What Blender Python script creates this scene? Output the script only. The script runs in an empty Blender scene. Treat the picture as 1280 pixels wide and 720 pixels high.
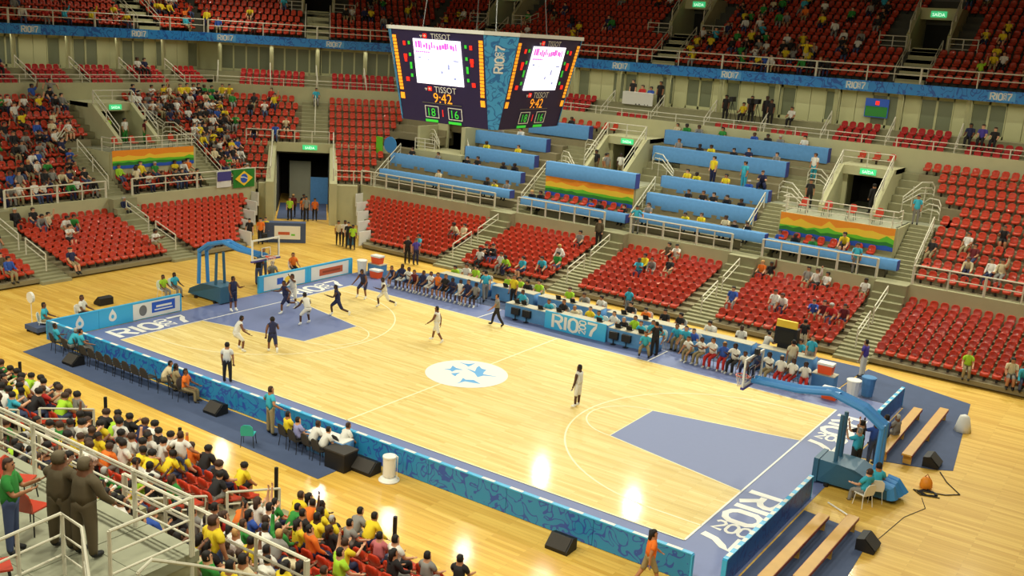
import bpy, math, random
import numpy as np
from mathutils import Vector, Matrix

rnd = random.Random(11)
scene = bpy.context.scene
COL = scene.collection
PI = math.pi

# ------------------------------------------------------------------ camera
CAM = np.array([38.7555, -26.4098, 14.5858])
AZ, EL, RO, FPX = 2.1599, -0.2467, 0.0656, 1260.27
_f = np.array([math.cos(EL) * math.cos(AZ), math.cos(EL) * math.sin(AZ), math.sin(EL)])
_r = np.cross(_f, [0, 0, 1]); _r /= np.linalg.norm(_r)
_u = np.cross(_r, _f)
_R = _r * math.cos(RO) + _u * math.sin(RO)
_U = -_r * math.sin(RO) + _u * math.cos(RO)
cam = bpy.data.cameras.new('camera')
cam.sensor_width = 36.0
cam.lens = 36.0 * FPX / 1280.0
cam.clip_end = 400
camo = bpy.data.objects.new('camera', cam)
COL.objects.link(camo)
camo.matrix_world = Matrix(((_R[0], _U[0], -_f[0], CAM[0]), (_R[1], _U[1], -_f[1], CAM[1]),
                            (_R[2], _U[2], -_f[2], CAM[2]), (0, 0, 0, 1)))
scene.camera = camo


def frame_pos(p):
    d = np.asarray(p, float) - CAM
    w = d @ _f
    return 640 + FPX * (d @ _R) / w, 360 - FPX * (d @ _U) / w, w


def in_view(p, m=30):
    u, v, w = frame_pos(p)
    return w > 1 and -m < u < 1280 + m and -m < v < 720 + m


# ------------------------------------------------------------------ world, lights, exposure
world = bpy.data.worlds.new('world')
scene.world = world
world.use_nodes = True
world.node_tree.nodes['Background'].inputs[0].default_value = (0.30, 0.30, 0.27, 1)
world.node_tree.nodes['Background'].inputs[1].default_value = 0.5
scene.view_settings.view_transform = 'Standard'
scene.view_settings.look = 'None'
scene.view_settings.gamma = 1
scene.view_settings.use_curve_mapping = False
scene.view_settings.exposure = 0.0

LAMP_H = 22.0
LAMP_W = 750.0


def flood(x, y, tx, ty, power=LAMP_W, color=(1.0, 0.985, 0.80), spread=150):
    l = bpy.data.lights.new('floodlight_beam', 'AREA')
    l.shape = 'DISK'
    l.size = 0.9
    l.energy = power
    l.spread = math.radians(spread)
    l.color = color
    o = bpy.data.objects.new('floodlight_beam', l)
    COL.objects.link(o)
    o.location = (x, y, LAMP_H)
    o.rotation_euler = (Vector((tx, ty, 0)) - Vector(o.location)).to_track_quat('-Z', 'Y').to_euler()


LAMPS = []
for lx in (-26, -14.4, -7, 0.2, 7.0, 14.2, 21.4, 28.6, 35.8, 43.0):  # rightmost pair added to brighten the right end of the hall
    LAMPS.append((lx, 27.2))
    LAMPS.append((lx, -12.2))
for lx in (-3, 5.9, 14.4, 22.8, 31):
    LAMPS.append((lx, 42.4))
for lx, ly in LAMPS:
    flood(lx, ly, 14 + (lx - 14) * 0.85, 7.5 + (ly - 7.5) * (0.75 if ly < 40 else 0.12), spread=150 if ly < 40 else 84, power=LAMP_W * (1 if ly < 40 else .75))
for lx in (-3, 8, 19, 30, 41):                      # fill row added over the near stand to light the foreground
    flood(lx, -27.4, 14 + (lx - 14) * 0.6, -4.0, LAMP_W * 0.75)


def strip_light(x, y, z, ang, length, power):
    l = bpy.data.lights.new('added_fill_strip', 'AREA')
    l.shape = 'RECTANGLE'; l.size = length; l.size_y = 0.25
    l.energy = power; l.color = (1.0, 0.94, 0.80); l.spread = math.radians(150)
    o = bpy.data.objects.new('added_fill_strip', l)
    COL.objects.link(o)
    o.location = (x, y, z); o.rotation_euler = (0, 0, ang)


strip_light(12.0, 41.2, 12.4, 0, 52, 230)            # added fill strips under the top tier, brightening the suites
strip_light(-29.3, 14.0, 12.4, PI / 2, 26, 115)
strip_light(-22.9, 34.2, 12.4, PI / 4, 15, 66)
strip_light(-18.9, 29.4, 4.5, PI / 4, 3.0, 110)       # added fill inside the players tunnel, brightening the partition

# ------------------------------------------------------------------ materials
MATS = {}


def lin(c):
    return tuple((x / 12.92 if x <= 0.04045 else ((x + 0.055) / 1.055) ** 2.4) for x in c)


def mat(name, rgb, rough=0.7, metal=0.0, spec=0.4, vary=0.08, scale=6.0, bump=0.0, emit=0.0):
    """rgb in display (sRGB) 0-255"""
    if name in MATS:
        return MATS[name]
    c = lin([v / 255 for v in rgb])
    m = bpy.data.materials.new(name)
    m.use_nodes = True
    nt = m.node_tree
    b = nt.nodes['Principled BSDF']
    b.inputs['Roughness'].default_value = rough
    b.inputs['Metallic'].default_value = metal
    b.inputs['Specular IOR Level'].default_value = spec
    b.inputs['Base Color'].default_value = (*c, 1)
    if vary > 0:
        tc = nt.nodes.new('ShaderNodeTexCoord')
        n = nt.nodes.new('ShaderNodeTexNoise')
        n.inputs['Scale'].default_value = scale
        n.inputs['Detail'].default_value = 3
        r = nt.nodes.new('ShaderNodeMixRGB')
        r.inputs[1].default_value = (*[v * (1 - vary) for v in c], 1)
        r.inputs[2].default_value = (*[min(1, v * (1 + vary)) for v in c], 1)
        nt.links.new(tc.outputs['Object'], n.inputs['Vector'])
        nt.links.new(n.outputs['Fac'], r.inputs[0])
        nt.links.new(r.outputs[0], b.inputs['Base Color'])
        if bump > 0:
            bp = nt.nodes.new('ShaderNodeBump')
            bp.inputs['Strength'].default_value = bump
            bp.inputs['Distance'].default_value = 0.02
            nt.links.new(n.outputs['Fac'], bp.inputs['Height'])
            nt.links.new(bp.outputs[0], b.inputs['Normal'])
    if emit > 0:
        b.inputs['Emission Color'].default_value = (*c, 1)
        b.inputs['Emission Strength'].default_value = emit
    MATS[name] = m
    return m


def wood_mat(name, c1, c2, rough, plank_w=0.12, plank_l=2.4, coat=0.25):
    m = bpy.data.materials.new(name)
    m.use_nodes = True
    nt = m.node_tree
    b = nt.nodes['Principled BSDF']
    b.inputs['Roughness'].default_value = rough
    b.inputs['Specular IOR Level'].default_value = 0.18
    b.inputs['Coat Weight'].default_value = coat
    b.inputs['Coat Roughness'].default_value = 0.10
    tc = nt.nodes.new('ShaderNodeTexCoord')
    br = nt.nodes.new('ShaderNodeTexBrick')
    br.inputs['Scale'].default_value = 1.0
    br.inputs['Mortar Size'].default_value = 0.003
    br.inputs['Brick Width'].default_value = plank_l
    br.inputs['Row Height'].default_value = plank_w
    br.inputs['Color1'].default_value = (*lin([v / 255 for v in c1]), 1)
    br.inputs['Color2'].default_value = (*lin([v / 255 for v in c2]), 1)
    br.inputs['Mortar'].default_value = (*lin([v / 255 * 0.82 for v in c2]), 1)
    no = nt.nodes.new('ShaderNodeTexNoise')
    mp = nt.nodes.new('ShaderNodeMapping')
    mp.inputs['Scale'].default_value = (0.35, 5.0, 1)
    no.inputs['Scale'].default_value = 1.2
    no.inputs['Detail'].default_value = 5
    mx = nt.nodes.new('ShaderNodeMixRGB')
    mx.blend_type = 'MULTIPLY'
    mx.inputs[0].default_value = 0.55
    rp = nt.nodes.new('ShaderNodeValToRGB')
    rp.color_ramp.elements[0].position = 0.3
    rp.color_ramp.elements[0].color = (0.80, 0.70, 0.55, 1)
    rp.color_ramp.elements[1].position = 0.6
    rp.color_ramp.elements[1].color = (1, 1, 1, 1)
    nt.links.new(tc.outputs['Object'], br.inputs['Vector'])
    nt.links.new(tc.outputs['Object'], mp.inputs['Vector'])
    nt.links.new(mp.outputs[0], no.inputs['Vector'])
    nt.links.new(no.outputs['Fac'], rp.inputs[0])
    nt.links.new(br.outputs['Color'], mx.inputs[1])
    nt.links.new(rp.outputs[0], mx.inputs[2])
    nt.links.new(mx.outputs[0], b.inputs['Base Color'])
    return m


def squiggle_mat(name, base, dark, scale=1.6, rough=0.45):
    """blue vinyl printed with darker curling strokes"""
    m = bpy.data.materials.new(name)
    m.use_nodes = True
    nt = m.node_tree
    b = nt.nodes['Principled BSDF']
    b.inputs['Roughness'].default_value = rough
    tc = nt.nodes.new('ShaderNodeTexCoord')
    no = nt.nodes.new('ShaderNodeTexNoise')
    no.inputs['Scale'].default_value = scale
    no.inputs['Detail'].default_value = 0.5
    no.inputs['Distortion'].default_value = 1.5
    s = nt.nodes.new('ShaderNodeMath'); s.operation = 'SUBTRACT'; s.inputs[1].default_value = 0.52
    a = nt.nodes.new('ShaderNodeMath'); a.operation = 'ABSOLUTE'
    l = nt.nodes.new('ShaderNodeMath'); l.operation = 'LESS_THAN'; l.inputs[1].default_value = 0.045
    mx = nt.nodes.new('ShaderNodeMixRGB')
    mx.inputs[1].default_value = (*lin([v / 255 for v in base]), 1)
    mx.inputs[2].default_value = (*lin([v / 255 for v in dark]), 1)
    nt.links.new(tc.outputs['Object'], no.inputs['Vector'])
    nt.links.new(no.outputs['Fac'], s.inputs[0])
    nt.links.new(s.outputs[0], a.inputs[0])
    nt.links.new(a.outputs[0], l.inputs[0])
    nt.links.new(l.outputs[0], mx.inputs[0])
    nt.links.new(mx.outputs[0], b.inputs['Base Color'])
    return m


M = dict(
    wood=wood_mat('hall_wood', (236, 196, 96), (216, 170, 72), 0.5, 0.16, 2.6, 0.2),
    court=wood_mat('court_wood', (247, 224, 152), (232, 202, 120), 0.48, 0.13, 1.9, 0.2),
    purple=mat('court_paint', (108, 120, 166), 0.5, vary=0.03),
    line=mat('line_paint', (240, 236, 226), 0.5, vary=0.0),
    cream=mat('cream_line_paint', (248, 236, 190), 0.45, vary=0.0),
    logo_blue=mat('logo_blue_paint', (92, 168, 226), 0.5, vary=0.0),
    navy=mat('navy_mat', (74, 87, 118), 0.85, vary=0.12, scale=2),
    concrete=mat('pale_concrete', (186, 182, 142), 0.85, vary=0.10, scale=1.2, bump=0.1),
    step=mat('step_concrete', (150, 146, 112), 0.9, vary=0.14, scale=2.0, bump=0.1),
    tread=mat('tread_concrete', (138, 128, 98), 0.9, vary=0.14, scale=2.0),
    tile=mat('landing_concrete', (150, 150, 126), 0.8, vary=0.08, scale=1.0),
    wall=mat('cream_wall', (186, 186, 140), 0.8, vary=0.05, scale=0.7),
    rail=mat('white_rail_paint', (214, 208, 186), 0.45, vary=0.0),
    seat=mat('red_seat_plastic', (192, 58, 30), 0.45, spec=0.25, vary=0.05),
    suite_seat=mat('crimson_seat_cloth', (176, 26, 22), 0.6, vary=0.05),
    black=mat('black_plastic', (26, 25, 26), 0.55, vary=0.05),
    darkgrey=mat('dark_grey_carpet', (60, 56, 52), 0.8, vary=0.1),
    shaded_tread=mat('shade_tinted_tread', (84, 82, 70), 0.9, vary=0.14, scale=2.0),  # tread concrete darkened: the top tier's dim light put into the colour
    shade=mat('painted_shade_dark', (46, 44, 38), 0.95, vary=0.1),  # shade of passages, tunnel and understructure put into the colour; monitor glass too
    cloth=mat('blue_table_cloth', (86, 138, 188), 0.85, vary=0.14, scale=5),
    cloth_dark=mat('indigo_table_cloth', (66, 74, 150), 0.85, vary=0.10, scale=5),
    desk=mat('desk_top', (182, 174, 150), 0.6, vary=0.05),
    cyan=mat('cyan_vinyl', (64, 176, 226), 0.4, vary=0.02),
    blue=mat('blue_paint', (66, 140, 206), 0.4, vary=0.04),
    blue_dark=mat('teal_blue_pad', (52, 96, 122), 0.5, vary=0.06),
    purple_pad=mat('purple_pad', (70, 66, 140), 0.6, vary=0.04),
    white=mat('white_plastic', (232, 230, 222), 0.5, vary=0.02),
    bench=mat('bench_wood', (206, 158, 74), 0.5, vary=0.15, scale=3),
    bench_edge=mat('bench_red_edge', (150, 70, 40), 0.5, vary=0.1),
    orange=mat('orange_plastic', (236, 88, 40), 0.5, vary=0.03),
    brown_cloth=mat('brown_fabric', (84, 72, 54), 0.9, vary=0.1, scale=8),
    glass=mat('grey_green_glass', (118, 124, 98), 0.15, spec=0.6, vary=0.1, scale=0.8),
    teal=mat('teal_plastic', (44, 178, 178), 0.5, vary=0.03),
    steel=mat('grey_steel', (130, 130, 128), 0.35, metal=0.6, vary=0.05),
    net=mat('net_cord', (236, 226, 214), 0.8, vary=0.0),
    gold=mat('yellow_vinyl', (250, 206, 60), 0.5, vary=0.02),
    v_orange=mat('orange_vinyl', (246, 150, 40), 0.5, vary=0.03),
    v_green=mat('green_vinyl', (106, 200, 48), 0.5, vary=0.05),
    v_dgreen=mat('dark_green_vinyl', (46, 130, 50), 0.5, vary=0.05),
    v_blue=mat('blue_vinyl', (46, 92, 196), 0.5, vary=0.03),
    v_brown=mat('rust_vinyl', (196, 92, 56), 0.5, vary=0.03),
    sign=mat('green_exit_sign', (66, 206, 130), 0.4, vary=0.0, emit=0.7),
    sign_txt=mat('exit_sign_letters', (232, 255, 240), 0.4, vary=0.0, emit=1.0),
    screen=mat('lit_video_screen', (250, 244, 255), 0.3, vary=0.0, emit=1.3),
    screen_pink=mat('lit_screen_pink', (236, 90, 200), 0.3, vary=0.0, emit=0.9),
    screen_grey=mat('lit_screen_grey', (150, 160, 210), 0.3, vary=0.0, emit=0.7),
    led_orange=mat('led_orange', (252, 160, 40), 0.3, vary=0.0, emit=0.8),
    led_red=mat('led_red', (250, 44, 30), 0.3, vary=0.0, emit=0.8),
    led_green=mat('led_green', (60, 200, 60), 0.3, vary=0.0, emit=0.5),
    board_black=mat('scoreboard_case', (44, 34, 74), 0.5, vary=0.04),
    squig=squiggle_mat('board_print', (44, 136, 186), (48, 84, 170), 2.2),
    squig_dark=squiggle_mat('board_print_blue', (36, 104, 186), (30, 70, 160), 2.2),
    ribbon=squiggle_mat('ribbon_print', (44, 136, 212), (30, 88, 172), 1.8),
    panel_print=squiggle_mat('scoreboard_print', (70, 160, 216), (44, 112, 176), 2.4),
    lamp=mat('lamp_lens', (255, 248, 225), 0.4, vary=0.0, emit=3.0),
    ceil=mat('ceiling_panel', (120, 118, 108), 0.9, vary=0.05, scale=0.3),
)

_sb = M['seat'].node_tree.nodes['Principled BSDF']          # moulded seat shells have a shiny skin
_sb.inputs['Coat Weight'].default_value = 0.7
_sb.inputs['Coat Roughness'].default_value = 0.06
SHIRT_RGB = dict(yellow=(232, 204, 40), green=(52, 138, 58), white=(226, 222, 212), black=(38, 35, 36), blue=(52, 86, 170),
                 red=(186, 42, 36), cyan=(60, 172, 196), grey=(138, 134, 128), orange=(232, 116, 36), navy=(40, 44, 78),
                 lime=(166, 210, 48), cream=(214, 198, 160), pink=(190, 106, 110), brown=(94, 82, 60), lilac=(150, 150, 196),
                 khaki=(150, 134, 98), denim=(70, 82, 116), maroon=(104, 30, 36), purple=(80, 66, 156))
FAB = {k: mat(k + '_fabric_clothing', v, 0.85, vary=0.06, scale=9) for k, v in SHIRT_RGB.items()}
SKIN = [mat('light_skin', (214, 160, 124), 0.6, vary=0.04), mat('tan_skin', (178, 122, 86), 0.6, vary=0.04),
        mat('brown_skin', (118, 76, 52), 0.6, vary=0.04), mat('dark_skin', (78, 50, 38), 0.6, vary=0.04)]
HAIR = dict(black=mat('black_hair', (30, 24, 22), 0.7, vary=0.1), brown=mat('brown_hair', (66, 44, 32), 0.7, vary=0.1),
            blond=mat('sandy_hair', (196, 150, 90), 0.7, vary=0.1), cap=mat('brown_cap_cloth', (104, 92, 70), 0.85, vary=0.1), grey=mat('grey_hair', (170, 166, 160), 0.7, vary=0.1),
            red=mat('red_cap_cloth', (176, 40, 36), 0.7, vary=0.1))


# ------------------------------------------------------------------ mesh builder
class MB:
    def __init__(s):
        s.v = []; s.f = []; s.m = []; s.mats = []

    def mi(s, m):
        if m not in s.mats:
            s.mats.append(m)
        return s.mats.index(m)

    def add(s, vs, fs, m):
        o = len(s.v)
        s.v += [tuple(v) for v in vs]
        i = s.mi(m)
        for f in fs:
            s.f.append(tuple(o + k for k in f)); s.m.append(i)
        return s

    def hexa(s, a, m):
        """8 corners: bottom 4 ccw, top 4 ccw"""
        return s.add(a, [(3, 2, 1, 0), (4, 5, 6, 7), (0, 1, 5, 4), (1, 2, 6, 5), (2, 3, 7, 6), (3, 0, 4, 7)], m)

    def box(s, lo, hi, m):
        x0, y0, z0 = lo; x1, y1, z1 = hi
        return s.hexa([(x0, y0, z0), (x1, y0, z0), (x1, y1, z0), (x0, y1, z0), (x0, y0, z1), (x1, y0, z1), (x1, y1, z1), (x0, y1, z1)], m)

    def slab(s, a0, a1, da, b0, b1, db, z0, z1, m):
        """prism between front edge (a0..a1 at da) and back edge (b0..b1 at db)"""
        return s.hexa([(a0, da, z0), (a1, da, z0), (b1, db, z0), (b0, db, z0), (a0, da, z1), (a1, da, z1), (b1, db, z1), (b0, db, z1)], m)

    def prism(s, poly, z0, z1, m):
        n = len(poly)
        vs = [(p[0], p[1], z0) for p in poly] + [(p[0], p[1], z1) for p in poly]
        fs = [tuple(range(n - 1, -1, -1)), tuple(range(n, 2 * n))] + [(i, (i + 1) % n, n + (i + 1) % n, n + i) for i in range(n)]
        return s.add(vs, fs, m)

    def tube(s, pts, r, m, n=6, r2=None):
        pts = [Vector(p) for p in pts]
        r2 = r if r2 is None else r2
        rings = []
        for i, p in enumerate(pts):
            t = (pts[min(i + 1, len(pts) - 1)] - pts[max(i - 1, 0)])
            t = t.normalized() if t.length > 1e-9 else Vector((0, 0, 1))
            a = t.cross(Vector((0, 0, 1)))
            if a.length < 1e-3:
                a = t.cross(Vector((0, 1, 0)))
            a.normalize(); b = t.cross(a)
            rr = r + (r2 - r) * i / max(1, len(pts) - 1)
            rings.append([p + a * (rr * math.cos(2 * PI * k / n)) + b * (rr * math.sin(2 * PI * k / n)) for k in range(n)])
        vs = [v for g in rings for v in g]
        fs = []
        for i in range(len(rings) - 1):
            for k in range(n):
                fs.append((i * n + k, i * n + (k + 1) % n, (i + 1) * n + (k + 1) % n, (i + 1) * n + k))
        fs.append(tuple(range(n - 1, -1, -1)))
        fs.append(tuple((len(rings) - 1) * n + k for k in range(n)))
        return s.add(vs, fs, m)

    def lathe(s, prof, m, n=14, c=(0, 0)):
        vs = []; fs = []
        for r, z in prof:
            vs += [(c[0] + r * math.cos(2 * PI * k / n), c[1] + r * math.sin(2 * PI * k / n), z) for k in range(n)]
        for i in range(len(prof) - 1):
            for k in range(n):
                fs.append((i * n + k, i * n + (k + 1) % n, (i + 1) * n + (k + 1) % n, (i + 1) * n + k))
        fs.append(tuple(range(n - 1, -1, -1)))
        fs.append(tuple((len(prof) - 1) * n + k for k in range(n)))
        return s.add(vs, fs, m)

    def mesh(s, name, smooth=False):
        me = bpy.data.meshes.new(name)
        me.from_pydata(s.v, [], s.f)
        for m in s.mats:
            me.materials.append(m)
        me.polygons.foreach_set('material_index', s.m)
        if smooth:
            me.polygons.foreach_set('use_smooth', [True] * len(s.f))
        me.update()
        return me

    def obj(s, name, parent=None, label=None, smooth=False):
        return link(name, s.mesh(name, smooth), parent, label)


def link(name, me, parent=None, label=None):
    o = bpy.data.objects.new(name, me)
    COL.objects.link(o)
    if parent:
        o.parent = parent
    if label:
        o['label'] = label
    return o


LABELS = {}


def tag(o, label, cat, group=None, kind=None):
    if label in LABELS and group is None:
        print('DUPLICATE LABEL', label)
    LABELS[label] = 1
    o['label'] = label; o['category'] = cat
    if group: o['group'] = group
    if kind: o['kind'] = kind
    return o


def thing(name, label, cat, loc=(0, 0, 0), rz=0.0, group=None):
    o = bpy.data.objects.new(name, None)
    o.empty_display_size = 0.2
    COL.objects.link(o)
    o.location = loc; o.rotation_euler = (0, 0, rz)
    return tag(o, label, cat, group)


def struct(name, loc=(0, 0, 0), rz=0.0, me=None, label=None):
    o = bpy.data.objects.new(name, me)
    COL.objects.link(o)
    o.location = loc; o.rotation_euler = (0, 0, rz)
    o['kind'] = 'structure'
    if label: o['label'] = label
    return o


# sides of the bowl: local (s along, d outward, z up)
S2 = math.sqrt(0.5)
SIDES = dict(far=((0, 22.8, 0), 0.0), left=((-11, 0, 0), PI / 2), cham=((-22.5 * S2, 22.5 * S2, 0), PI / 4), near=((0, -7.0, 0), PI))


def wpos(side, s, d, z=0.0):
    (ox, oy, oz), a = SIDES[side]
    return (ox + s * math.cos(a) - d * math.sin(a), oy + s * math.sin(a) + d * math.cos(a), z)


def rz(side):
    return SIDES[side][1]


def sstruct(name, side, label=None):
    return struct(name, SIDES[side][0], rz(side), None, label)


ORD = ['zeroth', 'first', 'second', 'third', 'fourth', 'fifth', 'sixth', 'seventh', 'eighth', 'ninth', 'tenth', 'eleventh', 'twelfth',
       'thirteenth', 'fourteenth', 'fifteenth', 'sixteenth', 'seventeenth', 'eighteenth', 'nineteenth', 'twentieth']
ORD += ['twenty-' + w for w in ORD[1:10]] + ['thirtieth'] + ['thirty-' + w for w in ORD[1:10]] + ['fortieth'] + ['forty-' + w for w in ORD[1:10]] + ['fiftieth'] + ['fifty-' + w for w in ORD[1:10]]


# ------------------------------------------------------------------ lettering
def text_polys(txt, size):
    cu = bpy.data.curves.new('letters', 'FONT')
    cu.body = txt; cu.size = size; cu.resolution_u = 3
    o = bpy.data.objects.new('letters', cu)
    COL.objects.link(o)
    dg = bpy.context.evaluated_depsgraph_get()
    me = bpy.data.meshes.new_from_object(o.evaluated_get(dg))
    vs = [v.co.copy() for v in me.vertices]
    fs = [tuple(p.vertices) for p in me.polygons]
    bpy.data.objects.remove(o); bpy.data.curves.remove(cu); bpy.data.meshes.remove(me)
    return vs, fs


def text_into(mb, txt, size, m, origin, ux, uy, center=True, squash=1.0):
    """flat letters laid at origin along ux with up uy"""
    vs, fs = text_polys(txt, size)
    ux, uy, o = Vector(ux), Vector(uy), Vector(origin)
    if center:
        xs = [v.x for v in vs]; ys = [v.y for v in vs]
        cx, cy = (min(xs) + max(xs)) / 2, (min(ys) + max(ys)) / 2
    else:
        cx = cy = 0
    mb.add([o + ux * ((v.x - cx) * squash) + uy * (v.y - cy) for v in vs], fs, m)


GLY = dict(R=[[(0, 0), (0, 1), (.42, 1), (.58, .9), (.6, .75), (.55, .6), (.4, .5), (.12, .5)], [(.3, .5), (.62, 0)]],
           I=[[(.1, 0), (.1, 1)]],
           O=[[(.15, .08), (.05, .25), (.05, .75), (.15, .92), (.32, 1), (.5, .92), (.6, .75), (.6, .25), (.5, .08), (.32, 0), (.15, .08)]])
GLY['0'] = GLY['O']
GLY['2'] = [[(.02, .8), (.15, .98), (.4, .98), (.55, .8), (.5, .6), (.05, .05), (.6, .03)]]
GLY['7'] = [[(0, .97), (.6, .97), (.5, .72), (.3, .4), (.22, 0)]]


def stroke(mb, pts, w, m, o, ux, uy):
    o, ux, uy = Vector(o), Vector(ux), Vector(uy)
    n = len(pts)
    L = []; Rr = []
    for i, p in enumerate(pts):
        a = Vector(pts[max(i - 1, 0)]); b = Vector(pts[min(i + 1, n - 1)])
        if pts[0] == pts[-1] and i in (0, n - 1):
            a = Vector(pts[-2]); b = Vector(pts[1])
        t = (b - a).normalized()
        q = Vector((-t.y, t.x)) * (w / 2)
        p = Vector(p)
        L.append(p + q); Rr.append(p - q)
    vs = [o + ux * p.x + uy * p.y for p in L] + [o + ux * p.x + uy * p.y for p in Rr]
    mb.add(vs, [(i, n + i, n + i + 1, i + 1) for i in range(n - 1)], m)


def logo_into(mb, m, o, ux, uy, h, w=0.16):
    """RIO 2007 lettering: tall R I O, a small upright column 200, a tall 7; o is the lower left corner"""
    o, ux, uy = Vector(o), Vector(ux), Vector(uy)
    nrm = ux.cross(uy).normalized()
    cnt = [0]

    def put(ch, x, y, sx, sy, ax=ux, ay=uy, ww=w):
        for st in GLY[ch]:
            cnt[0] += 1
            base = o + ux * x + uy * y + nrm * (.0007 * cnt[0])
            stroke(mb, [(px * sx, py * sy) for px, py in st], ww * h, m, base, ax, ay)
    put('R', 0, 0, h, h); put('I', .75 * h, 0, h, h); put('O', 1.05 * h, 0, h, h)
    for k, c in enumerate('200'):                       # column read upwards
        put(c, 2.2 * h, (0.02 + k * .35) * h, .5 * h, .42 * h, uy, -ux, .09)
    put('7', 2.32 * h, 0, h, h)


# ------------------------------------------------------------------ people
def rotx(v, a):
    c, s_ = math.cos(a), math.sin(a)
    return Vector((v[0], v[1] * c - v[2] * s_, v[1] * s_ + v[2] * c))


def pose_joints(lean=0., hip=(0, 0), knee=(0, 0), abd=(.06, .06), sh=(.05, .05), sab=(.18, .18), el=(.25, .25), head=0., nod=0., h0=None):
    """faces local -Y; index 0 = its right side (-x when seen from behind), angles in radians"""
    J = {}
    up = Vector((0, 0, 1))
    pel = Vector((0, 0, 0))
    J['pel'] = pel
    tor = rotx((0, 0, 1), lean)          # forward lean moves towards -y
    J['waist'] = tor * 0.16
    J['chest'] = tor * 0.36
    J['neck'] = tor * 0.52
    hd = rotx((0, 0, 1), lean * 0.5 + nod)
    J['hb'] = J['neck'] + hd * 0.10
    J['hm'] = J['hb'] + hd * 0.09
    J['ht'] = J['hm'] + hd * 0.085
    fw = Vector((math.sin(head), -math.cos(head), 0))
    J['nose'] = J['hb'] + hd * 0.055 + fw * 0.115
    for i, sx in enumerate((-1, 1)):
        J['hip%d' % i] = Vector((sx * .095, 0, -.03))
        th = rotx((sx * math.sin(abd[i]), 0, -math.cos(abd[i])), -hip[i])
        J['kn%d' % i] = J['hip%d' % i] + th * .44
        sn = rotx((sx * math.sin(abd[i]) * .3, 0, -1), -hip[i] + knee[i]).normalized()
        J['an%d' % i] = J['kn%d' % i] + sn * .43
        ft = rotx((0, -1, -.18), (-hip[i] + knee[i]) * .9 if (hip[i] < 1.0) else 0).normalized()
        J['to%d' % i] = J['an%d' % i] + ft * .17
        J['cl%d' % i] = J['neck'] + tor * -.07 + Vector((sx * .10, 0, 0))
        J['sh%d' % i] = J['neck'] + tor * -.085 + Vector((sx * .185, 0, 0))
        ua = rotx((sx * math.sin(sab[i]), 0, -math.cos(sab[i])), lean - sh[i])
        J['el%d' % i] = J['sh%d' % i] + ua * .28
        fa = rotx((sx * math.sin(sab[i]) * .45 - sx * .10, 0, -1), lean - sh[i] - el[i]).normalized()
        J['wr%d' % i] = J['el%d' % i] + fa * .25
        J['ha%d' % i] = J['wr%d' % i] + fa * .10
    off = -min(J['to0'].z, J['to1'].z, J['an0'].z - .05, J['an1'].z - .05) + .03 if h0 is None else h0
    for k in J:
        J[k] = J[k] + up * off
    return J


EDGES = [('pel', 'waist'), ('waist', 'chest'), ('chest', 'neck'), ('neck', 'hb'), ('hb', 'hm'), ('hm', 'ht'), ('hb', 'nose')]
for _i in '01':
    EDGES += [('pel', 'hip' + _i), ('hip' + _i, 'kn' + _i), ('kn' + _i, 'an' + _i), ('an' + _i, 'to' + _i), ('chest', 'cl' + _i),
              ('cl' + _i, 'sh' + _i), ('sh' + _i, 'el' + _i), ('el' + _i, 'wr' + _i), ('wr' + _i, 'ha' + _i)]
RAD = dict(pel=.15, waist=.142, chest=.163, neck=.06, hb=.078, hm=.098, ht=.07, nose=.022, hip=.10, kn=.066, an=.046, to=.036, cl=.085, sh=.07,
           el=.05, wr=.034, ha=.036)


def skin_mesh(J, fingers=False, sub=1):
    names = [k for k in J if not (sub == 0 and k == 'nose')]
    idx = {k: i for i, k in enumerate(names)}
    vs = [J[k] for k in names]
    es = [(idx[a], idx[b]) for a, b in EDGES if a in idx and b in idx]
    rad = [RAD[k.rstrip('01')] for k in names]
    roots = [idx['pel']]
    if fingers:
        for i in '01':
            ax = (J['ha' + i] - J['wr' + i]).normalized()
            side = Vector((1, 0, 0)) if abs(ax.x) < .8 else Vector((0, 1, 0))
            side = (side - ax * side.dot(ax)).normalized()
            pal = ax.cross(side)
            for q, (off, ln) in enumerate(((-.03, .075), (-.01, .09), (.011, .085), (.03, .065))):
                p0 = J['ha' + i] + side * off * .7
                p1 = p0 + ax * (.03 + ln * .5) + side * off * .3
                p2 = p1 + (ax * .8 + pal * .55).normalized() * ln * .6
                b = len(vs)
                vs += [p0, p1, p2]; es += [(b, b + 1), (b + 1, b + 2)]; rad += [.011, .010, .008]; roots.append(b)
            tx = -1 if i == '0' else 1
            p0 = J['wr' + i] + ax * .04
            p1 = p0 + (side * -tx * .9 + ax * .6 + pal * .3).normalized() * .05
            p2 = p1 + (ax * .9 + pal * .4).normalized() * .045
            b = len(vs)
            vs += [p0, p1, p2]; es += [(b, b + 1), (b + 1, b + 2)]; rad += [.014, .012, .009]; roots.append(b)
    me = bpy.data.meshes.new('figure')
    me.from_pydata(vs, es, [])
    o = bpy.data.objects.new('figure', me)
    COL.objects.link(o)
    md = o.modifiers.new('skin', 'SKIN')
    md.use_smooth_shade = True
    sv = me.skin_vertices[0].data
    for i, r in enumerate(rad):
        sv[i].radius = (r, r); sv[i].use_root = i in roots
    if sub:
        ss = o.modifiers.new('sub', 'SUBSURF'); ss.levels = sub; ss.render_levels = sub
    dg = bpy.context.evaluated_depsgraph_get()
    out = bpy.data.meshes.new_from_object(o.evaluated_get(dg))
    V = np.array([v.co[:] for v in out.vertices])
    F = [tuple(p.vertices) for p in out.polygons]
    bpy.data.objects.remove(o); bpy.data.meshes.remove(me); bpy.data.meshes.remove(out)
    # squeeze the trunk front to back
    return V, F


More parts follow.
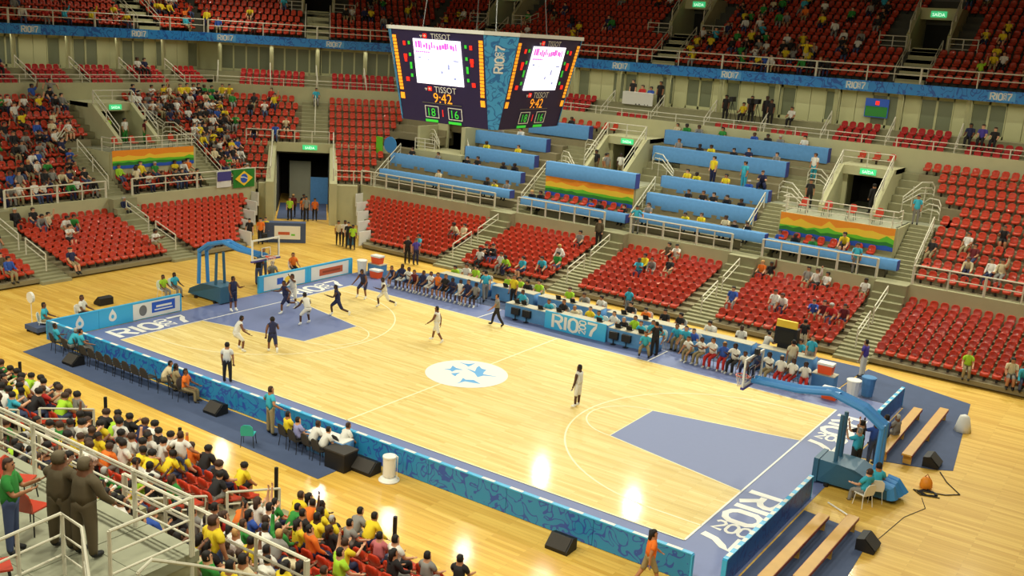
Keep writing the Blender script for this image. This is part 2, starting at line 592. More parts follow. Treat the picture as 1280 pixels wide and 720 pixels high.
SEGS = [('pel', 'waist', 'T'), ('waist', 'chest', 'T'), ('chest', 'neck', 'T'), ('neck', 'hb', 'N'), ('hb', 'ht', 'H')]
for _i in '01':
    SEGS += [('pel', 'hip' + _i, 'P'), ('hip' + _i, 'kn' + _i, 'L'), ('kn' + _i, 'an' + _i, 'S'), ('an' + _i, 'to' + _i, 'F'),
             ('chest', 'sh' + _i, 'T'), ('sh' + _i, 'el' + _i, 'U'), ('el' + _i, 'wr' + _i, 'A'), ('wr' + _i, 'ha' + _i, 'G')]


def regions(V, F, J, style):
    """material slot of each face: 0 skin 1 hair 2 shirt 3 trousers 4 shoes"""
    C_ = np.array([V[list(f)].mean(0) for f in F])
    best = np.full(len(C_), 1e9); bt = np.zeros(len(C_)); bk = np.zeros(len(C_), int)
    for k, (a, b, t) in enumerate(SEGS):
        A = np.array(J[a]); B = np.array(J[b]); AB = B - A
        tt = ((C_ - A) @ AB) / (AB @ AB)
        tc = np.clip(tt, 0, 1)
        ra = RAD[a.rstrip('01')]; rb = RAD[b.rstrip('01')]
        d = np.linalg.norm(C_ - (A + tc[:, None] * AB), axis=1) / (ra + (rb - ra) * tc)
        w = d < best
        best[w] = d[w]; bt[w] = tc[w]; bk[w] = k
    hm = np.array(J['hm']); hb = np.array(J['hb']); nose = np.array(J['nose'])
    fw = nose - hb; fw[2] = 0; fw /= np.linalg.norm(fw)
    up = np.array(J['ht']) - hb; up /= np.linalg.norm(up)
    out = []
    for i in range(len(F)):
        t = SEGS[bk[i]][2]; s_ = 0
        if t == 'T': s_ = 2
        elif t == 'P': s_ = 3
        elif t == 'H':
            q = C_[i] - hm
            if q @ up > .035 or (q @ fw < .02 and q @ up > -.075): s_ = 1
        elif t == 'U':
            if style['top'] == 'long' or (style['top'] == 'tee' and bt[i] < .62) or (style['top'] == 'tank' and bt[i] < .02): s_ = 2
        elif t == 'A':
            if style['top'] == 'long' and bt[i] < .92: s_ = 2
        elif t == 'L':
            if style['leg'] != 'brief' or bt[i] < .4: s_ = 3
        elif t == 'S':
            if style['leg'] == 'trousers': s_ = 3 if bt[i] < .93 else 4
            elif bt[i] > .80: s_ = 4
        elif t == 'F': s_ = 4
        out.append(s_)
    # waistband: lowest trunk faces belong to the trousers
    pel = np.array(J['pel']); ax = np.array(J['chest']) - pel; ax /= np.linalg.norm(ax)
    for i in range(len(F)):
        if out[i] == 2 and (C_[i] - pel) @ ax < .03 and SEGS[bk[i]][2] == 'T': out[i] = 3
    return out


POSES = dict(
    sit=dict(hip=(1.45, 1.45), knee=(1.45, 1.45), sh=(.45, .45), el=(.8, .8), h0=.54),
    sit_lean=dict(lean=.55, hip=(1.45, 1.5), knee=(1.5, 1.35), sh=(.9, .9), el=(.5, .6), h0=.54, nod=-.2),
    sit_clap=dict(lean=.1, hip=(1.45, 1.45), knee=(1.4, 1.5), sh=(1.0, 1.0), el=(1.1, 1.1), h0=.54, head=.3),
    sit_arm=dict(hip=(1.45, 1.45), knee=(1.45, 1.3), sh=(.4, 2.6), el=(.8, .4), sab=(.2, .35), h0=.54),
    sit_back=dict(lean=-.18, hip=(1.3, 1.3), knee=(.9, 1.2), sh=(.1, .3), el=(.6, .9), h0=.54, head=-.4),
    stand=dict(),
    stand_hips=dict(sh=(-.3, -.3), sab=(.75, .75), el=(1.3, 1.3), abd=(.1, .1)),
    stand_turn=dict(sh=(.1, .7), el=(.4, 1.2), head=.5, abd=(.08, .08)),
    stand_cross=dict(sh=(.5, .5), el=(1.5, 1.5), sab=(.1, .1)),
    arms_wide=dict(sh=(.1, .1), sab=(1.5, 1.5), el=(.1, .1)),
    arms_up=dict(sh=(2.7, 2.7), sab=(.3, .3), el=(.2, .2)),
    photo=dict(sh=(1.1, 1.1), el=(1.7, 1.7), sab=(.25, .25), nod=-.1),
    walk=dict(lean=.06, hip=(.42, -.30), knee=(.25, .3), sh=(-.35, .45), el=(.4, .5)),
    run=dict(lean=.22, hip=(.85, -.45), knee=(1.0, .75), sh=(-.7, .8), el=(1.3, 1.3)),
    run_b=dict(lean=.18, hip=(-.55, .7), knee=(.9, .7), sh=(.7, -.6), el=(1.2, 1.2), sab=(.3, .3)),
    guard=dict(lean=.45, hip=(.75, .70), knee=(.9, .85), abd=(.3, .3), sh=(.7, .7), sab=(.5, .5), el=(.7, .7)),
    reach=dict(lean=.15, hip=(.35, .1), knee=(.5, .2), abd=(.2, .2), sh=(.4, 2.2), sab=(.6, .3), el=(.5, .4)),
    lean_rail=dict(lean=.08, sh=(.3, .75), sab=(.25, .45), el=(.5, .35), abd=(.09, .09)),
    squat=dict(lean=.35, hip=(1.5, 1.4), knee=(2.0, 1.9), abd=(.25, .25), sh=(.9, .9), el=(1.2, 1.2)),
)
STYLES = dict(tee=dict(top='tee', leg='trousers'), long=dict(top='long', leg='trousers'), short=dict(top='tee', leg='shorts'),
              player=dict(top='tank', leg='shorts'), dress=dict(top='tank', leg='trousers'))
_PC = {}


def figure(pose, style, hi, longhair=False):
    key = (pose, style, hi, longhair)
    if key in _PC:
        return _PC[key]
    J = pose_joints(**POSES[pose])
    gk = (pose, hi)
    if gk not in _PC:
        _PC[gk] = skin_mesh(J, fingers=hi, sub=1 if hi else 0)
    V, F = _PC[gk]
    reg = regions(V, F, J, STYLES[style])
    if not hi:
        me = bpy.data.meshes.new('spectator_body')
        me.from_pydata([tuple(v) for v in V], [], F)
        for m in (SKIN[0], HAIR['black'], FAB['white'], FAB['denim'], M['black']):
            me.materials.append(m)
        me.polygons.foreach_set('material_index', reg)
        me.polygons.foreach_set('use_smooth', [True] * len(F))
        me.update()
        _PC[key] = (me, V, F, reg)
        return _PC[key]
    # detailed: whole skin body plus displaced copies as hair and clothes
    N = np.zeros_like(V)
    for f in F:
        a, b, c = V[f[0]], V[f[1]], V[f[2]]
        n = np.cross(b - a, c - a)
        for i in f: N[i] += n
    N /= np.maximum(np.linalg.norm(N, axis=1), 1e-9)[:, None]
    res = {}

    def sub(slots, push, name, m, extra=None):
        keep = [i for i, s_ in enumerate(reg) if s_ in slots]
        used = sorted({k for i in keep for k in F[i]})
        mp = {k: j for j, k in enumerate(used)}
        vs = [V[k] + N[k] * push for k in used]
        fs = [tuple(mp[k] for k in F[i]) for i in keep]
        # closed rim: inner copy
        n = len(vs)
        cnt = {}
        for f in fs:
            for a, b in zip(f, f[1:] + f[:1]):
                e = (min(a, b), max(a, b)); cnt[e] = cnt.get(e, 0) + 1 if e in cnt else 1
        rim = []
        dirs = {}
        for f in fs:
            for a, b in zip(f, f[1:] + f[:1]):
                if cnt[(min(a, b), max(a, b))] == 1: rim.append((a, b))
        inner = {}
        for a, b in rim:
            for k in (a, b):
                if k not in inner:
                    inner[k] = len(vs); vs.append(V[used[k]] - N[used[k]] * .004)
        fs += [(b, a, inner[a], inner[b]) for a, b in rim]
        me = bpy.data.meshes.new(name)
        me.from_pydata([tuple(v) for v in vs], [], fs)
        if extra: pass
        me.materials.append(m)
        me.polygons.foreach_set('use_smooth', [True] * len(fs))
        me.update()
        return me
    body = MB()
    body.add(V, F, SKIN[0])
    hm = Vector(J['hm']); hb = Vector(J['hb']); nose = Vector(J['nose'])
    fw = (nose - hb); fw.z = 0; fw.normalize()
    sd = Vector((fw.y, -fw.x, 0)); up = (Vector(J['ht']) - hb).normalized()
    bm_ = body.mesh('body', True)
    eye = MB()
    for s_ in (-1, 1):
        c = hm + fw * .092 + sd * (s_ * .036) - up * .012
        eye.lathe([(.004, c.z - .012), (.013, c.z - .006), (.013, c.z + .006), (.004, c.z + .012)], M['black'], 6, (c.x, c.y))
    mo = MB()
    c = hb + fw * .088 - up * .002
    mo.hexa([tuple(c + sd * a + fw * b + up * d) for d in (-.007, .007) for a, b in ((-.026, -.02), (.026, -.02), (.022, .008), (-.022, .008))], FAB['maroon'])
    ear = MB()
    for s_ in (-1, 1):
        c = hm + sd * (s_ * .094) - up * .02
        ear.tube([c - up * .03, c + sd * s_ * .012, c + up * .03], .014, SKIN[0], 6)
    res['body'] = bm_
    res['eyes'] = eye.mesh('eyes'); res['mouth'] = mo.mesh('mouth'); res['ears'] = ear.mesh('ears')
    res['hair'] = sub((1,), .016, 'hair', HAIR['black'])
    if longhair:
        h = MB()
        bk = hb - fw * .075
        h.tube([hm - fw * .07 + up * .05, bk, bk - up * .10 - fw * .02, bk - up * .22], .085, HAIR['black'], 8, .05)
        res['long_hair'] = h.mesh('long_hair', True)
    res['shirt'] = sub((2,), .016, 'shirt', FAB['white'])
    res['trousers'] = sub((3,), .016, 'trousers', FAB['denim'])
    for sd_ in (0, 1):
        keepreg = list(reg)
        for i_, f_ in enumerate(F):
            if reg[i_] == 4:
                c_ = V[list(f_)].mean(0)
                d0_ = np.linalg.norm(c_ - np.array(J['an0'])); d1_ = np.linalg.norm(c_ - np.array(J['an1']))
                if (d0_ > d1_) != bool(sd_): reg[i_] = 9
        res['shoe%d' % sd_] = sub((4,), .012, 'shoe', M['black'])
        reg = keepreg
    _PC[key] = res
    return res


PEOPLE = []          # every figure of the scene, built at the end


def person(pos, face, pose='stand', style='tee', shirt='white', pants='denim', skin=None, hair=None, label=None, hi=False, scale=None, shoes='black', group=None,
           longhair=False, must=False, girth=1.0):
    """face: direction angle (world) the figure looks towards"""
    PEOPLE.append(dict(pos=Vector(pos), rz=face + PI / 2, pose=pose, style=style, shirt=shirt, pants=pants, skin=rnd.choices((0, 1, 2, 3), (4, 5, 2, 1))[0] if skin is None else skin,
                       hair=hair or rnd.choices(('black', 'brown', 'blond', 'grey'), (10, 4, .4, .4))[0], label=label, hi=hi,
                       scale=scale or rnd.uniform(.93, 1.05), shoes=shoes, group=group, longhair=longhair, must=must, girth=girth))


def build_people(limit):
    vis = [p for p in PEOPLE if in_view(p['pos'] + Vector((0, 0, 1)), 40)]
    for p in vis:
        p['dist'] = (Vector(CAM) - p['pos']).length
    vis.sort(key=lambda p: (0 if p['must'] else 1, p['dist']))
    solo, rest = vis[:limit], vis[limit:]
    print('people', len(solo), 'crowd', len(rest))

    def setm(o, m):
        if o.data.materials:
            o.material_slots[0].link = 'OBJECT'; o.material_slots[0].material = m
    for p in solo:
        sm, hm_, sh_, pm = SKIN[p['skin']], HAIR[p['hair']], FAB[p['shirt']], FAB[p['pants']]
        xm = M['white'] if p['shoes'] == 'white' else M['black']
        if p['hi']:
            R_ = figure(p['pose'], p['style'], True, p['longhair'])
            root = thing('person', p['label'], 'person', p['pos'], p['rz'], p['group'])
            root.scale = (p['scale'] * p['girth'], p['scale'] * p['girth'], p['scale'])
            b = link('body', R_['body'], root); setm(b, sm)
            for nm, m in (('hair', hm_), ('long_hair', hm_), ('shirt', sh_), ('trousers', pm), ('shoe0', xm), ('shoe1', xm)):
                if nm in R_ and len(R_[nm].polygons):
                    c = link('shorts' if nm == 'trousers' and p['style'] in ('player', 'short') else nm.rstrip('01'), R_[nm], root); setm(c, m)
            for nm in ('eyes', 'mouth', 'ears'):
                c = link(nm, R_[nm], b)
                if nm == 'ears': setm(c, sm)
        else:
            me = figure(p['pose'], p['style'], False)[0]
            o = link('person', me)
            o.location = p['pos']; o.rotation_euler = (0, 0, p['rz']); o.scale = (p['scale'],) * 3
            for i, m in enumerate((sm, hm_, sh_, pm, xm)):
                o.material_slots[i].link = 'OBJECT'; o.material_slots[i].material = m
            tag(o, p['label'], 'person', p['group'])
    if rest:
        mb = MB()
        for p in rest:
            _, V, F, reg = figure(p['pose'], p['style'], False)
            a = p['rz']; c_, s_ = math.cos(a) * p['scale'], math.sin(a) * p['scale']
            W = np.stack([V[:, 0] * c_ - V[:, 1] * s_ + p['pos'].x, V[:, 0] * s_ + V[:, 1] * c_ + p['pos'].y, V[:, 2] * p['scale'] + p['pos'].z], 1)
            ms = (SKIN[p['skin']], HAIR[p['hair']], FAB[p['shirt']], FAB[p['pants']], M['black'])
            o = len(mb.v)
            mb.v += [tuple(v) for v in W]
            ii = [mb.mi(m) for m in ms]
            mb.f += [tuple(o + k for k in f) for f in F]
            mb.m += [ii[r] for r in reg]
        tag(mb.obj('crowd', smooth=True), 'distant spectators scattered over the dim top tier and farthest stands', 'crowd', kind='stuff')

# ================================================================== STRUCTURE
# ------------------------------------------------------------------ hall floor, walls, ceiling
fl = MB(); fl.box((-60, -50, -0.3), (60, 60, 0.0), M['wood'])
struct('floor', me=fl.mesh('floor'), label='varnished pale wooden hall floor around the court')
ce = MB(); ce.box((-62, -52, 26.0), (62, 62, 26.4), M['ceil'])
struct('ceiling', me=ce.mesh('ceiling'))
for nm, lo, hi in (('wall_near', (-60, -50.4, 0), (60, -50, 26)), ('wall_right', (60, -50, 0), (60.4, 60, 26)), ('wall_left', (-60.4, -50, 0), (-60, 60, 26)),
                   ('wall_far', (-60, 60, 0), (60, 60.4, 26))):
    w = MB(); w.box(lo, hi, M['ceil']); struct(nm, me=w.mesh(nm))

# ------------------------------------------------------------------ court
court = struct('court', label='basketball court of pale boards with violet surround')
b = MB()
b.prism([(-2.0, -2.05), (30.1, -2.05), (30.1, 17.4), (-2.0, 17.4)], 0.001, 0.012, M['purple']); b.obj('surround', court, 'matt violet painted surround')
b = MB(); b.prism([(0, 0), (28, 0), (28, 15), (0, 15)], 0.013, 0.02, M['court']); b.obj('boards', court, 'bright varnished boards')
for sx, x0 in ((1, 0.0), (-1, 28.0)):
    k = MB(); P = [(x0, 4.5), (x0 + sx * 5.8, 5.7), (x0 + sx * 5.8, 9.3), (x0, 10.5)]
    k.prism(P if sx > 0 else P[::-1], 0.0205, 0.024, M['purple']); k.obj('key_paint', court)


def line_poly(pts, w, m='line', z=0.026):
    mb = MB(); stroke(mb, pts, w, M[m], (0, 0, z), (1, 0, 0), (0, 1, 0)); return mb


for pts, m, w in (([(0, 0), (0, 15)], 'line', .07), ([(28, 0), (28, 15)], 'line', .07), ([(0, 0), (28, 0)], 'cream', .06), ([(0, 15), (28, 15)], 'cream', .06),
                  ([(14, -.05), (14, 15)], 'cream', .08), ([(9, 15.05), (9, 17.2)], 'line', .07), ([(19, 15.05), (19, 17.2)], 'line', .07)):
    line_poly(pts, w, m).obj('court_line', court)
for sx, x0 in ((1, 0.0), (-1, 28.0)):
    line_poly([(x0, 4.5), (x0 + sx * 5.8, 5.7), (x0 + sx * 5.8, 9.3), (x0, 10.5)], .06, 'cream').obj('key_line', court)
    a = [(x0 + sx * (5.8 + 1.8 * math.cos(t)), 7.5 + 1.8 * math.sin(t)) for t in np.linspace(-PI / 2, PI / 2, 25)]
    line_poly(a, .06, 'cream').obj('free_throw_arc', court)
    a = [(x0, 1.25)] + [(x0 + sx * (1.575 + 6.25 * math.cos(t)), 7.5 + 6.25 * math.sin(t)) for t in np.linspace(-PI / 2, PI / 2, 49)] + [(x0, 13.75)]
    line_poly(a, .07, 'cream').obj('three_point_line', court)
b = MB(); b.prism([(14 + 1.82 * math.cos(t), 7.5 + 1.82 * math.sin(t)) for t in np.linspace(0, 2 * PI, 49)[:-1]], 0.027, 0.03, M['line'])
disc = b.obj('centre_disc', court, 'white centre circle')
# five flying birds, outline polygons in disc metres (x right along the court seen from the near side)
BIRDS = [[(-.1, .75), (.35, .35), (.40, .9), (.5, 1.15), (.62, .8), (.85, .65), (.75, .35), (.72, .05), (1.45, -.2), (.75, -.14), (.5, -.4), (.35, .1)],
         [(-1.05, .4), (-.75, .5), (-.68, .95), (-.5, .65), (-.15, .45), (-.5, .38), (-.65, .1), (-.75, .3)],
         [(-.45, 1.5), (-.15, 1.33), (.05, 1.33), (.32, 1.5), (.15, 1.15), (.02, .92), (-.1, 1.15)],
         [(-.38, -1.45), (-.2, -1.1), (-.12, -.6), (.0, -.82), (.35, -.78), (.68, -1.25), (.3, -1.15), (-.02, -1.05)],
         [(-.68, -.1), (-.5, -.05), (-.28, .08), (-.42, -.25), (-.46, -.48), (-.58, -.32)]]
for q in BIRDS:
    b = MB()
    # rotate the emblem so that it reads level from the near right corner
    cA, sA = math.cos(.59), math.sin(.59)
    b.add([(14 + x * cA - y * sA, 7.5 + x * sA + y * cA, .0305) for x, y in q], [tuple(range(len(q)))], M['logo_blue'])
    b.obj('bird_print', disc, 'sky blue flying bird print')
for o, ux, uy in (((28.22, 4.75, .0135), (0, -1.32, 0), (1, 0, 0)), ((28.22, 14.5, .0135), (0, -1.25, 0), (1, 0, 0)),
                  ((-.3, .3, .0135), (0, 1.2, 0), (-1, 0, 0)), ((-.3, 11.0, .0135), (0, 1.2, 0), (-1, 0, 0))):
    b = MB(); logo_into(b, M['line'], o, ux, uy, 1.16, .19); b.obj('floor_lettering', court, 'white painted floor lettering')

# mats
for nm, poly, lab in (('near_mat', [(-1.35, -3.85), (16.85, -4.35), (16.85, -2.3), (-1.7, -2.3)], 'long navy mat behind the near advertising board'),
                      ('mat', [(30.16, -2.3), (32.75, -2.3), (32.45, 4.25), (30.16, 4.6)], 'navy mat under the two lower right wooden benches'),
                      ('mat', [(30.15, 10.45), (32.75, 11.3), (33.35, 11.7), (32.35, 20.2), (27.4, 21.9), (27.2, 17.45), (30.15, 17.45)], 'navy mat under the two upper right wooden benches'),
                      ('mat', [(-2.0, 17.45), (27.15, 17.45), (27.3, 21.95), (3.0, 22.0), (-1.6, 19.0)], 'dark blue mat behind the team benches and scorers')):
    b = MB(); b.prism(poly, 0.001, 0.014, M['navy'])
    tag(b.obj('floor_mat'), lab, 'mat')

# ------------------------------------------------------------------ stand geometry
NL, NMID, NUP = 9, 11, 12
LD = lambda i: 0.05 + .68 * i
LZ = lambda i: .32 + .165 * i
MD = lambda j: 7.3 + .77 * j
MZ = lambda j: 2.95 + .5 * j
UD = lambda k: 18.4 + .8 * k
UZ = lambda k: 13.1 + .5 * k
far_l = lambda d: -12 - .414 * (d - 7.2)          # mitre of far side with the chamfer
left_r = lambda d: 23.8 + .414 * (d - 7.2)
cham_l = lambda d: 3.96 - .414 * (d - 7.2)
cham_r = lambda d: 12.73 + .414 * (d - 7.2)
FAR_R = 42.0
LEFT_L = -12.0
NEAR_L, NEAR_R = -33.0, 6.0
SEATS = []
OCC = []


def seat_run(side, block, row, s0, s1, d, z, edge='stair', rev=False, pitch=.535):
    n = int((s1 - s0 + .02) / pitch)
    for q in range(n):
        s = (s1 - pitch * (q + .5)) if rev else (s0 + pitch * (q + .5))
        SEATS.append(dict(side=side, block=block, row=row, num=q + 1, s=s, d=d, z=z, edge=edge))


def lower_block(side, block, s0, s1, rev=False, edge='its stair'):
    root = sstruct('terrace', side)
    for i in range(NL):
        a0, a1 = s0(LD(i)), s1(LD(i)); b0, b1 = s0(LD(i + 1)), s1(LD(i + 1))
        mb = MB(); mb.slab(a0, a1, LD(i), b0, b1, LD(i + 1) + .02, max(.1, LZ(i) - .35), LZ(i), M['tread'])
        mb.obj('step', root)
        seat_run(side, block, i + 1, max(a0, b0) + .06, min(a1, b1) - .06, LD(i) + .46, LZ(i), edge, rev)
    mb = MB(); mb.slab(s0(.35), s1(.35), .35, s0(6.2), s1(6.2), 6.2, 0, .3, M['shade'])  # dark block stands in for the shaded gap under the rows
    mb.obj('understructure', root)


def aisle(side, s, w, lab, lower=True, rails=True, top=2.95):
    root = sstruct('stair', side)
    n = 16
    for q in range(n):
        d0 = -.25 + q * .37; d1 = d0 + .38
        z = .16 + q * .105 if d0 < 4.4 else .16 + 12 * .105 + (q - 12) * .33
        z = min(z, top)
        mb = MB(); mb.box((s - w / 2, d0, max(0, z - .4)), (s + w / 2, d1 + .05, z), M['step']); mb.obj('step', root)
    mb = MB(); mb.box((s - w / 2, 5.67, top - 1.2), (s + w / 2, 7.0, top), M['step']); mb.obj('step', root)
    if rails:
        for a, bq, lb in ((.7, 2.6, 'lower'), (3.3, 5.5, 'upper')):
            za, zb = .3 + a * .27, .3 + bq * .29
            handrail(side, [(s - .05, a, za), (s - .05, bq, zb)], '%s white handrail on the stair %s' % (lb, lab), posts=2, h=.95, bars=(1, .62))


RAILN = [0]


def handrail(side, pts, label, posts=2, h=1.0, bars=(1, .66, .33), r=.035, base=None, cat='railing', pr=None):
    """posts along a polyline of base points, bars at fractions of h; local side coordinates"""
    b0 = pts[0] if base is None else base
    o = wpos(side, b0[0], b0[1], b0[2])
    root = thing('railing', label, cat, o, rz(side), None)
    P = [Vector((p[0] - b0[0], p[1] - b0[1], p[2] - b0[2])) for p in pts]
    L = [0]
    for a, b in zip(P, P[1:]): L.append(L[-1] + (b - a).length)

    def at(t):
        for i in range(len(P) - 1):
            if t <= L[i + 1] + 1e-6:
                return P[i].lerp(P[i + 1], (t - L[i]) / max(1e-6, L[i + 1] - L[i]))
        return P[-1]
    key = None
    for q in range(posts):
        p = at(L[-1] * q / max(1, posts - 1))
        thick = r * (1.7 if pr else 1.15) * (1 if (pr is None or q % 2 == 0) else .6)
        mb = MB(); mb.tube([p, p + Vector((0, 0, h))], thick, M['rail'], 6); mb.obj('post', root)
    for f in bars:
        mb = MB(); mb.tube([p + Vector((0, 0, h * f)) for p in P], r if f == 1 else r * .75, M['rail'], 6); mb.obj('rail_bar', root)
    return root


def hoop_rail(side, s, d, z, dx, dd, label):
    """bent white stair guard: rises, curves over and runs down"""
    root = thing('stair_guard', label, 'railing', wpos(side, s, d, z), rz(side))
    for k, h in enumerate((1.15, .82, .5)):
        pts = [(0, 0, 0), (0, 0, h * .75), (dx * .10, dd * .10, h), (dx * .45, dd * .45, h), (dx, dd, h * .55 - .35), (dx, dd, -.6)]
        mb = MB(); mb.tube(pts, .035, M['rail'], 6); mb.obj('bent_bar', root)
    for t in (.3, .7):
        mb = MB(); mb.tube([(dx * t, dd * t, -.3), (dx * t, dd * t, .9)], .03, M['rail'], 6); mb.obj('post', root)


# lower tier -------------------------------------------------------
FAIS = [.75, 9.3, 17.9, 26.3]
cst = lambda v: (lambda d: v)
W2 = .85
FB = ['lower block beside the tunnel', 'lower block behind the far left bench', 'lower block behind the scorers', 'lower block behind the white team bench', 'lower block at the far right']
edges = [(lambda d: -6.3 - d, cst(FAIS[0] - W2))] + [(cst(a + W2), cst(c - W2)) for a, c in zip(FAIS, FAIS[1:])] + [(cst(FAIS[3] + W2), cst(40.0))]
for i, (a, c) in enumerate(edges):
    lower_block('far', FB[i], a, c, rev=(i == 0))
for i, s in enumerate(FAIS):
    aisle('far', s, 1.7, ['right of the tunnel block', 'left of the scorers block', 'right of the scorers block', 'beside the far right block'][i])
LAIS = [3.6, 12.0]
LB = ['lower left block at the picture edge', 'lower left block between two stairs', 'lower left block behind the hoop']
for i, (a, c) in enumerate([(cst(LEFT_L), cst(2.75)), (cst(4.45), cst(11.15)), (cst(12.85), lambda d: 16.8 + d)]):
    lower_block('left', LB[i], a, c, rev=(i < 2))
for i, s in enumerate(LAIS):
    aisle('left', s, 1.7, ['at the far left edge', 'behind the left hoop'][i])
NAIS = [-26.3, -18.6, -9.6]
NB = ['near stand right block', 'near stand middle block', 'near stand left block', 'near stand edge block']
for i, (a, c) in enumerate([(-25.5, -19.4), (-17.8, -10.4), (-8.8, -.6), (1.0, 6.0)]):
    lower_block('near', NB[i], cst(a), cst(c), rev=True)
lower_block('near', 'near stand corner block', cst(-33.0), cst(-27.1), rev=True)
for i, s in enumerate(NAIS):
    aisle('near', s, 1.6, ['of the near right corner', 'through the near crowd middle', 'through the near crowd left'][i], rails=(i > 0))
aisle('near', .2, 1.6, 'of the near edge block', rails=False)


def parapet(side, s0, s1, d0, d1, z0, z1, m='concrete', name='parapet'):
    r_ = sstruct(name, side)
    mb = MB(); mb.slab(s0(d0), s1(d0), d0, s0(d1), s1(d1), d1, z0, z1, M[m]); mb.obj('wall_panel', r_)
    return r_


PZ = 3.0
fsegs = [(lambda d: -6.2 - d, cst(FAIS[0] - W2))] + [(cst(a + W2), cst(c - W2)) for a, c in zip(FAIS, FAIS[1:])] + [(cst(FAIS[3] + W2), cst(FAR_R))]
RAILLAB = ['above the tunnel block', 'above the far left bench block', 'above the scorers block', 'above the white team block', 'above the far right block']
for i, (a, c) in enumerate(fsegs):
    parapet('far', a, c, 6.2, 6.36, 1.3, PZ)
    s0, s1 = a(6.3), min(c(6.3), 38)
    handrail('far', [(s0 + .1, 6.28, PZ), (s1 - .1, 6.28, PZ)], 'white concourse railing ' + RAILLAB[i], posts=(11 if i == 0 else 7), h=1.05, bars=(1, .55), r=.045, pr=1)
for i, (a, c) in enumerate([(cst(LEFT_L), cst(2.75)), (cst(4.45), cst(11.15)), (cst(12.85), lambda d: 16.9 + d)]):
    parapet('left', a, c, 6.2, 6.36, 1.3, PZ)
    s0, s1 = a(6.3), c(6.3)
    handrail('left', [(max(s0, -3) + .1, 6.28, PZ), (s1 - .1, 6.28, PZ)], 'white concourse railing above the ' + LB[i], posts=5, h=1.05, bars=(1, .55), r=.045, pr=1)
for i, (a, c) in enumerate([(-25.5, -19.4), (-17.8, -10.4), (-8.8, -.6), (1.0, 6.0)]):
    parapet('near', cst(a), cst(c), 6.2, 6.36, 1.3, PZ)
    handrail('near', [(a + .05, 6.28, PZ), (c - .05, 6.28, PZ)], 'white concourse railing over the ' + NB[i], posts=5, h=1.05, bars=(1, .6, .25), r=.04, pr=1)
# concourse walkways
for side, a, c in (('far', far_l, cst(FAR_R)), ('left', cst(LEFT_L), left_r), ('near', cst(-34), cst(8))):
    r_ = sstruct('walkway', side)
    mb = MB(); mb.slab(a(6.3), c(6.3), 6.36, a(7.0), c(7.0), 7.0, 2.5, 2.93, M['step']); mb.obj('slab', r_)

# middle tier ------------------------------------------------------
def mid_step(root, side, j, s0, s1):
    d0, d1 = MD(j) - .38, MD(j) + .42
    mb = MB(); mb.slab(s0(d0), s1(d0), d0, s0(d1), s1(d1), d1, MZ(j) - .62, MZ(j), M['tread']); mb.obj('step', root)


def mid_rows(side, block, rows, s0, s1, seats=True, rev=False, edge='its stair', holes=()):
    root = sstruct('terrace', side)
    for j in rows:
        mid_step(root, side, j, s0, s1)
        if seats:
            d0 = MD(j)
            a, c = s0(d0), s1(d0)
            segs = [(a + .08, c - .08)]
            for h0, h1 in holes:
                segs = [x for (p, q) in segs for x in ((p, min(q, h0)), (max(p, h1), q)) if x[1] - x[0] > .5]
            for (p, q) in segs:
                seat_run(side, block, j + 1, p, q, d0 - .02, MZ(j), edge, rev)


def exit_sign(parent, s, d, z, w=.95, h=.34):
    mb = MB(); mb.box((s - w / 2, d - .06, z), (s + w / 2, d, z + h), M['sign']); g = mb.obj('exit_sign', parent, 'lit green exit sign')
    mb = MB(); text_into(mb, 'SAÍDA', h * .72, M['sign_txt'], (s, d - .065, z + h / 2), (1, 0, 0), (0, 0, 1)); mb.obj('lettering', g)


